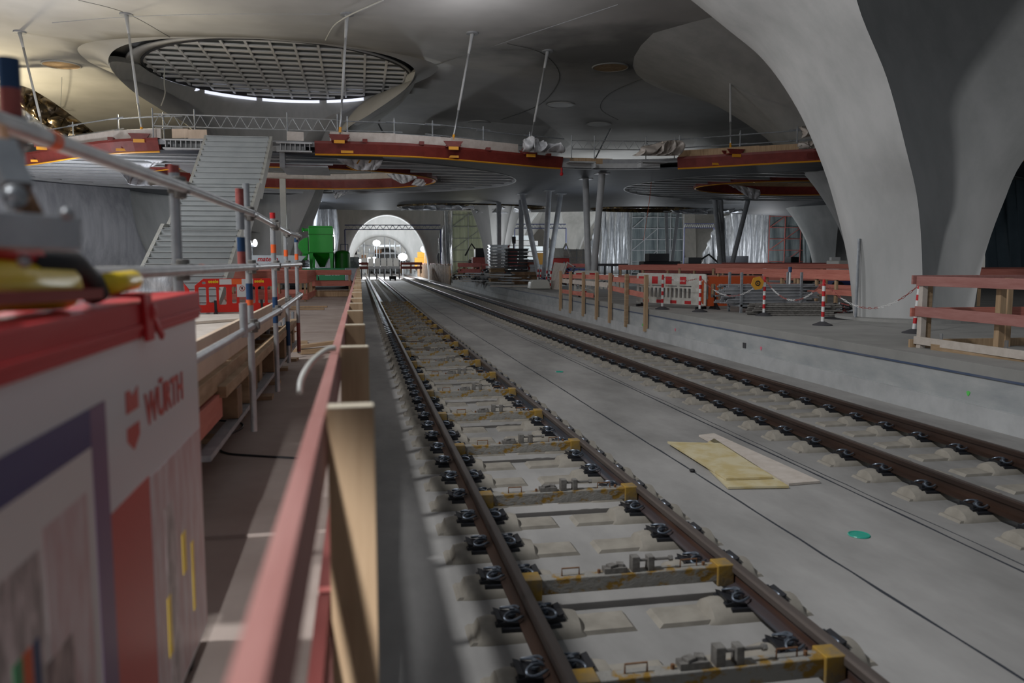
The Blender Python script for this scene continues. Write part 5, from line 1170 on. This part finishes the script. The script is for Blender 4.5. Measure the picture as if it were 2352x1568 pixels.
# crate stacks
def crates(px,k,n,m,label,w=.8,h=.16,z0=0,grp=None,d=.8):  # stacked boxes, each its own thing
    q=at(px,640,k=k)
    for i in range(n): 
        z=ZP+z0+i*h; mb=MB(); dx=rnd.uniform(-.02,.02); mb.box((q.x+dx,q.y,z+h*.4),(w,d,h*.8)); mb.box((q.x+dx,q.y,z+h*.72),(w*1.1,d*1.1,h*.22)); mb.box((q.x+dx,q.y,z+h*.05),(w*.9,d*.9,h*.1)); tag(mb.build('stacking_crate',m),label,'crate',grp)
crates(1144,57,8,'galv','galvanised crate in the tall silver stack beside the Y-shaped column',1.25,.22,.9,'silver crate stack'); crates(1157,57.5,8,'redface','dark red crate in the stack next to the silver crates',.7,.22,.9,'first red crate stack')
crates(1166,58,7,'redface','dark red crate in the second red stack',.7,.22,.9,'second red crate stack'); crates(1175,58,6,'redp','bright red crate in the third red stack',.7,.22,.9,'third red crate stack')
crates(1150,58,3,'steeld','grey base crate under the silver and red stacks',2.4,.3,0,'grey base crates')
crates(1186,54,10,'black','black crate in the tall black stack',1.35,.235,0,'black crate stack',1.0)
crates(1182,52,3,'woodd','rough timber block before the black crate stack',1.6,.22,0,'timber blocks'); crates(1210,51,3,'brownwood','stacked brown timber right of the timber blocks',1.8,.28,0,'brown timber stack'); crates(1142,55,3,'woodd','dark yellow timber block behind the silver planks',1.0,.35,0,'yellow timber blocks')
# silver plank heaps
for px,py,n,L,lb,g in ((1102,648,14,3.0,'grey plank in the far heap beside the red railing','far plank heap'),(1165,653,16,2.6,'pale grey plank in the near heap before the crates','near plank heap')):
    q=at(px,py,z=ZP)
    for i in range(n):
        j=i//4; mb=MB(); o_=Vector((rnd.uniform(-.25,.25),(i%4-1.5)*.5,0)); zz=ZP+.06+j*.17; a_=rnd.uniform(-1.1,-.5); L_=L*rnd.uniform(.3,.5); c_=Vector((q.x+o_.x*3,q.y+.8+o_.y,zz+.02+rnd.uniform(0,.05))); e_=Vector((math.cos(a_),math.sin(a_),0))*L_; mb.bar(c_-e_,c_+e_,.25,.07); tag(mb.build('metal_plank','galvd' if i%2 else 'steel'),lb,'plank',g)
q=at(1128,648,z=ZP); heap((q.x,q.y+1,ZP),1.2,1,1.0,160,['black','dark','galvd'],'scrap_heap','dark scrap heap behind the far plank heap',.05)
q=at(1080,640,k=60); heap((q.x,q.y,ZP),1.3,1,1.8,180,['black','dark','brownwood','woodd'],'scrap_heap','brown and black scrap heap beside the red railing far away',.06)
q=at(1318,640,k=45); heap((q.x,q.y+2,ZP),1.6,1,1.6,220,['black','dark','redface','navy','galvd','greenl'],'tool_heap','jumble of dark tools and cases behind the white barrier',.05)
# grit box, wire mesh box, leaning panel
q=at(1238,664,z=ZP); mb=MB(); mb.prism([(q.x-.55,ZP+.03),(q.x+.55,ZP+.03),(q.x+.5,ZP+.38),(q.x+.38,ZP+.5),(q.x-.38,ZP+.5),(q.x-.5,ZP+.38)],q.y-.3,q.y+.4); tag(mb.build('ballast_block','cream',bevel=.04),'rounded pale concrete foot block lying before the striped posts','block')
q=at(1241,652,z=ZP); t=thing('mesh_box',(q.x,q.y,ZP),'tall grey wire mesh box with light lid among the striped posts','box')
mb=MB(); mb.b2((q.x-.5,q.y,ZP),(q.x+.5,q.y+.8,ZP+1.1)); mb.build('body','steeld',t); mb=MB(); mb.b2((q.x-.54,q.y-.04,ZP+1.1),(q.x+.54,q.y+.84,ZP+1.25)); mb.build('lid','galv',t)
mb=MB()
for i in range(8): mb.b2((q.x-.5+i*.14,q.y-.02,ZP),(q.x-.48+i*.14,q.y,ZP+1.1))
for i in range(7): mb.b2((q.x-.5,q.y-.02,ZP+.08+i*.15),(q.x+.5,q.y,ZP+.1+i*.15))
mb.build('wire_mesh','galv',t)
a=at(1262,663,z=ZP); b=at(1277,665,z=ZP); mb=MB(); mb.add([(a.x,a.y,ZP),(b.x+.05,b.y-.2,ZP),(b.x+.55,b.y+.1,ZP+1.35),(a.x+.35,a.y+.3,ZP+1.4)],[(0,1,2,3)]); mb.solid=.03; tag(mb.build('leaning_panel','woodv'),'pale panel leaning slanted at the start of the platform fence','panel')
mb=MB(); mb.bar((b.x+.08,b.y-.25,ZP),(b.x+.62,b.y+.05,ZP+1.42),.06,.06); mb.bar((b.x+.62,b.y+.05,ZP+1.4),(b.x+.95,b.y+.0,ZP+1.2),.05,.05); tag(mb.build('support_frame','whited'),'white frame bar holding the leaning panel','frame')
q=at(1180,656,z=ZP); mb=MB(); mb.bar((q.x-1.6,q.y-1.2,ZP+.03),(q.x+1.2,q.y-2.5,ZP+.03),.4,.05); tag(mb.build('plank','woodv'),'flat pale plank on the platform before the timber blocks','plank')
# yellow bin, ibc tank, machines
q=at(1242,600,k=53); mb=MB(); mb.b2((q.x-.3,q.y-.3,ZP),(q.x+.3,q.y+.3,2.9)); tag(mb.build('yellow_bin','mach',bevel=.03),'orange yellow tall container between the leaning struts','container')
t=thing('liquid_tank',at(1308,620,k=62),'white caged liquid tank behind the leaning panel','tank'); q=wloc(t); t.location.z=ZP
mb=MB(); mb.b2((q.x-1.6,q.y,ZP+.1),(q.x+1.6,q.y+1.4,ZP+2.4)); mb.build('tank','whited',t,bevel=.06)
mb=MB(); [mb.b2((q.x-1.65+i*.54,q.y-.05,ZP),(q.x-1.6+i*.54,q.y,ZP+2.45)) for i in range(7)]; [mb.b2((q.x-1.65,q.y-.05,ZP+.1+i*.55),(q.x+1.65,q.y,ZP+.15+i*.55)) for i in range(5)]; mb.build('cage','galv',t)
def machine(px,k,w,h,m,label,m2='black',arm=None):
    q=at(px,620,k=k); t=thing('site_machine',(q.x,q.y,ZP),label,'machine')
    mb=MB(); mb.b2((q.x-w/2,q.y-.6,ZP+.25),(q.x+w/2,q.y+.6,ZP+h*.7)); mb.build('body',m,t,bevel=.05)
    mb=MB(); mb.b2((q.x-w*.35,q.y-.5,ZP+h*.7),(q.x+w*.2,q.y+.5,ZP+h)); mb.build('cab',m2,t,bevel=.04)
    for x in(-.38,.38):
        mb=MB(); mb.tube((q.x+x*w,q.y-.65,ZP+.28),(q.x+x*w,q.y-.45,ZP+.28),.28,12); mb.build('wheel','black',t)
    if arm: mb=MB(); mb.path([Vector((q.x,q.y,ZP+h*.7)),Vector((q.x+arm*.6,q.y,ZP+h*1.15)),Vector((q.x+arm,q.y,ZP+h*.75))],.09,6); mb.build('arm',m2,t)
machine(1105,70,1.6,2.6,'redface','small red machine before the pale green sheeting','black',-1.4)
machine(1283,58,1.3,2.4,'redp','red and white machine left of the caged tank','whited',.9); machine(1225,66,2.6,1.6,'dark','low dark machine left of the leaning struts')
machine(1330,64,1.8,1.7,'greend','dark green machine right of the caged tank'); machine(1515,66,3.2,2.1,'black','black machine in front of the dark netting','dark')
machine(1595,70,2.2,1.8,'dark','dark machine with grab arm before the white column','black',2.2); machine(1690,66,4.2,1.9,'black','long black machine before the second foil curtain','dark')
machine(1820,60,1.2,1.8,'redface','small red machine under the netted scaffold'); machine(1890,48,3.4,1.2,'black','low black covered load left of the huge near column','dark')
machine(1930,37,1.2,1.5,'navy','navy blue machine with pale panel beside the huge near column','cream'); machine(974,124,2.9,2.9,'mach','amber machine at the far platform edge behind the picket screen','mach')
q=at(1917,612,k=39.5); mb=MB(); mb.b2((q.x-.25,q.y-.1,ZP),(q.x+.25,q.y+.1,2.55)); tag(mb.build('white_cabinet','white',bevel=.02),'small white cabinet left of the navy machine','cabinet')
q=at(1180,600,k=62); t=thing('signal_post',(q.x,q.y,ZP),'thin black post with small box left of the stair arch','post'); mb=MB(); mb.tube((q.x,q.y,ZP),(q.x,q.y,3.9),.06,8); mb.build('pole','black',t); mb=MB(); mb.b2((q.x-.14,q.y-.1,3.7),(q.x+.14,q.y+.1,4.25)); mb.build('box','black',t)
for px,k,w,label in ((2345,30,.5,'thin glass tube rack at the right edge'),):
    pass
# ---- foil curtains and netted scaffolds
def curtain(pa,pb,k,z1,m,label,name='foil_curtain',fold=.25,nf=14,ztop2=None,jag=0,th=.02):
    a=at(pa,620,k=k);b=at(pb,620,k=k); d=(b-a); d.z=0; n_=Vector((-d.y,d.x,0)).normalized(); sd=rnd.uniform(0,9)
    def f(u,v):
        zt=z1 if ztop2 is None else ztop2+(z1-ztop2)*(1-(1-u)**2)
        q=a+d*u+n_*fold*(math.sin(u*nf*2+sd+.6*math.sin(v*5+u*9))+.5*math.sin(u*nf*5+v*4+sd)); return (q.x+.1*math.sin(v*9+u*40),q.y,ZP+.05+(zt-ZP)*v)
    mb=MB(); mb.sheet(f,70,16,th); return tag(mb.build(name,m,smooth=True),label,'curtain',None)
def net_scaffold(pa,pb,k,z1,m,mt,label):
    a=at(pa,620,k=k);b=at(pb,620,k=k); t=thing('netted_scaffold',(a.x,a.y,ZP),label,'scaffold'); a.z=b.z=ZP; d=b-a
    def f(u,v): q=a+d*u; return (q.x+.05*math.sin(u*30+v*7),q.y+.25+.08*math.sin(u*23+v*5),ZP+.02+(z1-ZP)*v)
    mb=MB(); mb.sheet(f,40,10,.02); mb.build('netting',m,t,smooth=True)
    n=max(2,int(d.length/1.3))
    for i in range(n+1): q=a+d*i/n; mb=MB(); mb.tube((q.x,q.y,ZP),(q.x,q.y,z1),.05,6); mb.build('standard',mt,t)
    for j in range(6): z=ZP+.3+j*1.15; mb=MB(); mb.tube((a.x,a.y,z),(b.x,b.y,z),.04,6); mb.build('ledger',mt,t)
    for j in range(0,5,2): z=ZP+.3+j*1.15; mb=MB(); mb.tube((a.x,a.y-.05,z),(a.x+d.x/n*2,a.y+d.y/n*2-.05,z+2.3),.04,6); mb.build('brace',mt,t)
Z2=8.6
curtain(1372,1456,86,Z2,'foil','crinkled silver foil curtain behind the big V strut',nf=16); curtain(1352,1375,86.5,6.6,'foil','lower silver foil strip left of the big foil curtain',nf=5,ztop2=3)
net_scaffold(1450,1568,84,Z2,'net','steeld','scaffold with dark blue green netting right of the first foil curtain')
curtain(1672,1762,84,Z2,'foil','crinkled silver foil curtain behind the second V strut',nf=17); curtain(1612,1674,85,7.2,'foil','stepped pale foil curtain left of the second silver curtain',nf=9,ztop2=2.6)
net_scaffold(1764,1872,82,Z2,'net','redface','netted scaffold with dark red standards right of the second curtain')
curtain(1845,1880,81,Z2,'net','grey green gathered netting at the end of the red scaffold','netting_sheet',nf=6)
curtain(1019,1038,92,Z2,'foil','narrow shiny foil column right of the tunnel arch',nf=5); curtain(1004,1020,93,6.5,'foil','short crinkled foil strip left of the narrow foil column',nf=4,ztop2=2.5)
net_scaffold(1040,1112,80,Z2,'netl','galvd','scaffold with pale green sheeting left of the Y-shaped column')
curtain(700,778,68,Z2-1.5,'foil','grey foil curtain behind the green machine',nf=9,fold=.12)
curtain(2262,2420,44,7.5,'bluedark','dark blue sheeting right of the huge near column','dark_sheet',nf=6,fold=.12)
# stepped block wall seen through the arch
q=at(1232,620,k=108); t=thing('block_stack',(q.x,q.y,ZP),'stepped stack of pale boxes seen through the arch behind the struts','stack')
for j in range(7):
    w=7.4-.7*j; mb=MB(); mb.b2((q.x-3.7,q.y,ZP+j*.72),(q.x-3.7+w,q.y+1.5,ZP+j*.72+.6)); mb.build('block_row','steel' if j%2 else 'cabw',t)
# tunnel arch contents
def girdfar(pa,pb,py,k,label,h=.5):
    a=at(pa,py,k=k);b=at(pb,py,k=k); b.z=a.z; t=thing('lattice_girder',((a.x+b.x)/2,(a.y+b.y)/2,a.z),label,'lattice girder'); u=Vector((0,0,h))
    for p,q in ((a,b),(a+u,b+u)): mb=MB(); mb.tube(p,q,.06,6); mb.build('chord','navy',t)
    mb=MB(); n=30
    for i in range(n): mb.tube(a.lerp(b,i/n)+(u if i%2 else u*0),a.lerp(b,(i+1)/n)+(u*0 if i%2 else u),.035,5)
    mb.build('diagonals','galvd',t)
    for p in (a,b): mb=MB(); mb.tube((p.x,p.y,ZP),(p.x,p.y,a.z),.07,6); mb.build('post','navy',t)
girdfar(792,1012,527,90,'dark lattice girder spanning the tunnel arch'); girdfar(1182,1300,524,100,'thin lattice girder crossing the arch behind the struts'); girdfar(1572,1640,523,100,'thin lattice girder before the pale column')
t=thing('gantry_platform',(3.5,106,0),'white site gantry crossing both tracks in the tunnel arch','gantry')
A=at(830,608,k=104);B=at(918,608,k=104)
mb=MB(); mb.b2((A.x,A.y,1.35),(B.x,A.y+1.2,1.7)); mb.build('walkway_beam','steeld',t)
for i in range(6): x=A.x+(B.x-A.x)*i/6; mb=MB(); mb.b2((x+.06,A.y-.05,1.7),(x+(B.x-A.x)/6-.06,A.y,2.75)); mb.build('white_panel','white',t)
for i in range(6): x=A.x+(B.x-A.x)*i/5; mb=MB(); mb.tube((x,A.y+.3,.0),(x,A.y+.3,1.4),.09,6); mb.build('leg','dark',t)
t=thing('site_scaffold',(3,140,0),'scaffold tower with platforms filling the end of the tunnel arch','scaffold')
for px in range(812,948,12):
    q=at(px,600,k=138); mb=MB(); mb.tube((q.x,q.y,0),(q.x,q.y,5.2+rnd.uniform(-1,1.5)),.08,6); mb.build('standard','galvd',t)
a=at(808,600,k=138);b=at(948,600,k=138)
for z,m in ((2.2,'dark'),(3.6,'steeld'),(4.9,'galv')): mb=MB(); mb.b2((a.x,a.y-.2,z),(b.x,a.y+.4,z+.28)); mb.build('deck_level',m,t)
for i in range(9): x=a.x+(b.x-a.x)*rnd.random(); z=2.5+rnd.random()*1.8; mb=MB(); mb.b2((x,a.y-.3,z),(x+rnd.uniform(.4,1.4),a.y,z+rnd.uniform(.3,.8))); mb.build('stored_item',rnd.choice(['rust','dark','whited','woodd']),t)
for px,py,k in ((848,598,136),(860,597,136),(826,602,136),(836,606,130)):
    q=at(px,py,k=k); mb=MB(); mb.b2((q.x-.25,q.y,q.z-.5),(q.x+.25,q.y+.1,q.z+.5)); mb.build('lit_panel','lampw',t)
for px,k,lb in ((945,96,'timber railing box at the foot of the right arch column'),(820,92,'dark red railing at the left foot of the tunnel arch')):
    q=at(px,620,k=k); x0=q.x; railing([(x0-1.2,q.y),(x0+1.2,q.y),(x0+1.2,q.y+2),(x0-1.2,q.y+2)],lb,True,boards=((1.2,'redface'),(.7,'redface')),sp=1.2,h=1.4,bh=.3)
# ================= plastic film and cloth on the deck =================
def drape(pts,m,label,name='plastic_film',n=14,cat='film',fold=.06,grp=None):
    """pts: top edge row, bottom edge row (lists of (px,py,k))"""
    T=[at(a,b,k=c) for a,b,c in pts[0]]; Bt=[at(a,b,k=c) for a,b,c in pts[1]]
    T=catmull(T,6);Bt=catmull(Bt,6); L=len(T)-1; Lb=len(Bt)-1; sd=rnd.uniform(0,9)
    def f(u,v):
        p=T[round(u*L)];q=Bt[round(u*Lb)]; w=p.lerp(q,v); s=math.sin(PI*v)*fold
        return w+Vector((s*.5*math.sin(u*19+sd),s*math.sin(u*27+v*6+sd)-s,s*.6*math.sin(u*33+sd+v*3)))
    mb=MB(); mb.sheet(f,L*2 if L*2<60 else L,n,.012); return tag(mb.build(name,m,smooth=True),label,cat,grp)
drape([[(245,375,37),(300,367,36.5),(360,360,36),(400,357,35.5)],[(262,382,37),(310,392,37),(345,384,36.5),(398,360,36)]],'film','plastic film hanging under the left red beam')
drape([[(758,357,34.6),(800,358,34.6),(850,360,34.6),(882,362,34.6)],[(762,360,35),(815,388,35),(850,391,35),(866,389,35)]],'film','plastic film with orange tape hanging under the long right red beam')
for px0,py0,px1,py1 in ((832,357,820,376),(855,360,848,374),(796,382,820,392)):
    mb=MB(); mb.bar(at(px0,py0,k=34.45),at(px1,py1,k=34.6),.09,.01); tag(mb.build('tape_strip','amber'),'orange tape strip on the hanging film near x-shaped fold' if px0==832 else ('second orange tape strip on the hanging film' if px0==855 else 'orange tape along the lower edge of the hanging film'),'tape')
drape([[(888,400,46),(912,398,46),(945,400,46)],[(918,420,46),(930,421,46),(958,408,46)]],'film','white film over the right end of the far opening beam')
drape([[(955,410,45.6),(975,412,45.6),(988,420,45.6)],[(945,424,45.6),(968,428,45.6),(985,424,45.6)]],'film','loose film end hanging right of the far opening beam')
drape([[(762,438,49.5),(780,438,49.5),(803,437,49.5)],[(766,440,49.5),(772,457,49.5),(800,440,49.5)]],'film','pointed film flap hanging below the far opening beam')
drape([[(275,392,40),(310,396,40.5),(350,400,41),(400,404,41)],[(290,412,39),(300,424,39),(350,426,39),(395,428,39)]],'film','crumpled film hanging among the ribs left of the stairs')
drape([[(1205,322,35.6),(1220,312,35.6),(1240,325,35.6),(1288,332,36)],[(1200,348,35.6),(1225,350,35.6),(1250,350,36),(1290,350,36.3)]],'film','clear film bundled around the fifth rod',fold=.3)
drape([[(1480,340,36.6),(1520,325,36.6),(1545,322,36.6),(1558,322,36.6)],[(1452,357,36.8),(1500,358,36.8),(1530,358,36.8),(1560,357,36.8)]],'filmw','white sheet thrown over the lattice girder posts',fold=.3,name='white_sheet',cat='sheet')
drape([[(1834,292,33.4),(1860,288,33.4),(1900,284,33.2),(1925,284,33)],[(1838,318,33.4),(1870,312,33.4),(1900,318,33.2),(1930,316,33)]],'filmw','white sheet beside the huge near column on the deck',fold=.25,name='white_sheet',cat='sheet')
drape([[(1838,328,33.2),(1870,324,33.2),(1905,322,33)],[(1834,342,33.4),(1870,341,33.2),(1920,340,33)]],'filmw','lower white sheet beside the huge near column',fold=.2,name='white_sheet',cat='sheet')
drape([[(1672,424,45.5),(1700,426,45.5),(1745,436,45.5)],[(1690,432,45.5),(1722,455,45.5),(1742,458,45.5)]],'film','shiny film flap hanging from the right far opening beam')
drape([[(424,310,33.8),(433,304,33.8),(444,306,33.8)],[(428,334,33.8),(434,336,33.8),(441,326,33.8)]],'black','black cloth hung on the rail left of the stairs',name='black_cloth',cat='cloth',fold=.1)
drape([[(5,195,43),(60,200,43),(130,240,43),(235,318,43)],[(15,225,43),(65,258,43),(105,290,43),(175,325,43)]],'foilg','dark foil draped over the far concrete edge at the left',name='foil_sheet',cat='foil',fold=.25)
drape([[(15,228,42.5),(60,255,42.5),(105,288,42.5),(165,320,42.5)],[(20,270,42.5),(55,300,42.5),(95,318,42.5),(140,330,42.5)]],'foil','silver foil hanging below the dark foil at the left',name='foil_sheet',cat='foil',fold=.25)
for pa,pb,py,k,lb in ((920,1085,470,60.2,'shiny foil fringe on the first far deck opening'),(1090,1215,476,64.6,'shiny foil fringe right of the first far opening'),(1540,1700,478,61,'shiny foil fringe on the second far deck opening')):
    drape([[(pa,py+6,k),((pa+pb)/2,py,k),(pb,py+4,k)],[(pa,py+12,k),((pa+pb)/2,py+14,k),(pb,py+10,k)]],'foil',lb,name='foil_fringe',cat='foil',fold=.25)
for px,py,py2,k,m,lb in ((1490,420,560,50,'orange','thin orange rope hanging from the deck in front of the netting'),):
    mb=MB(); mb.path(catmull([at(1497,395,k=44),at(1494,440,k=44),at(1486,500,k=44),at(1478,552,k=44)],5),.015,5); tag(mb.build('rope',m),lb,'rope')
mb=MB(); q=at(1290,385,k=37.5); mb.tube(q,q-Vector((0,0,.22)),.05,8); mb.ball(q-Vector((0,0,.3)),.09,8); tag(mb.build('marker_lamp','red'),'small red and white marker hanging at the end of the long red beam','marker')
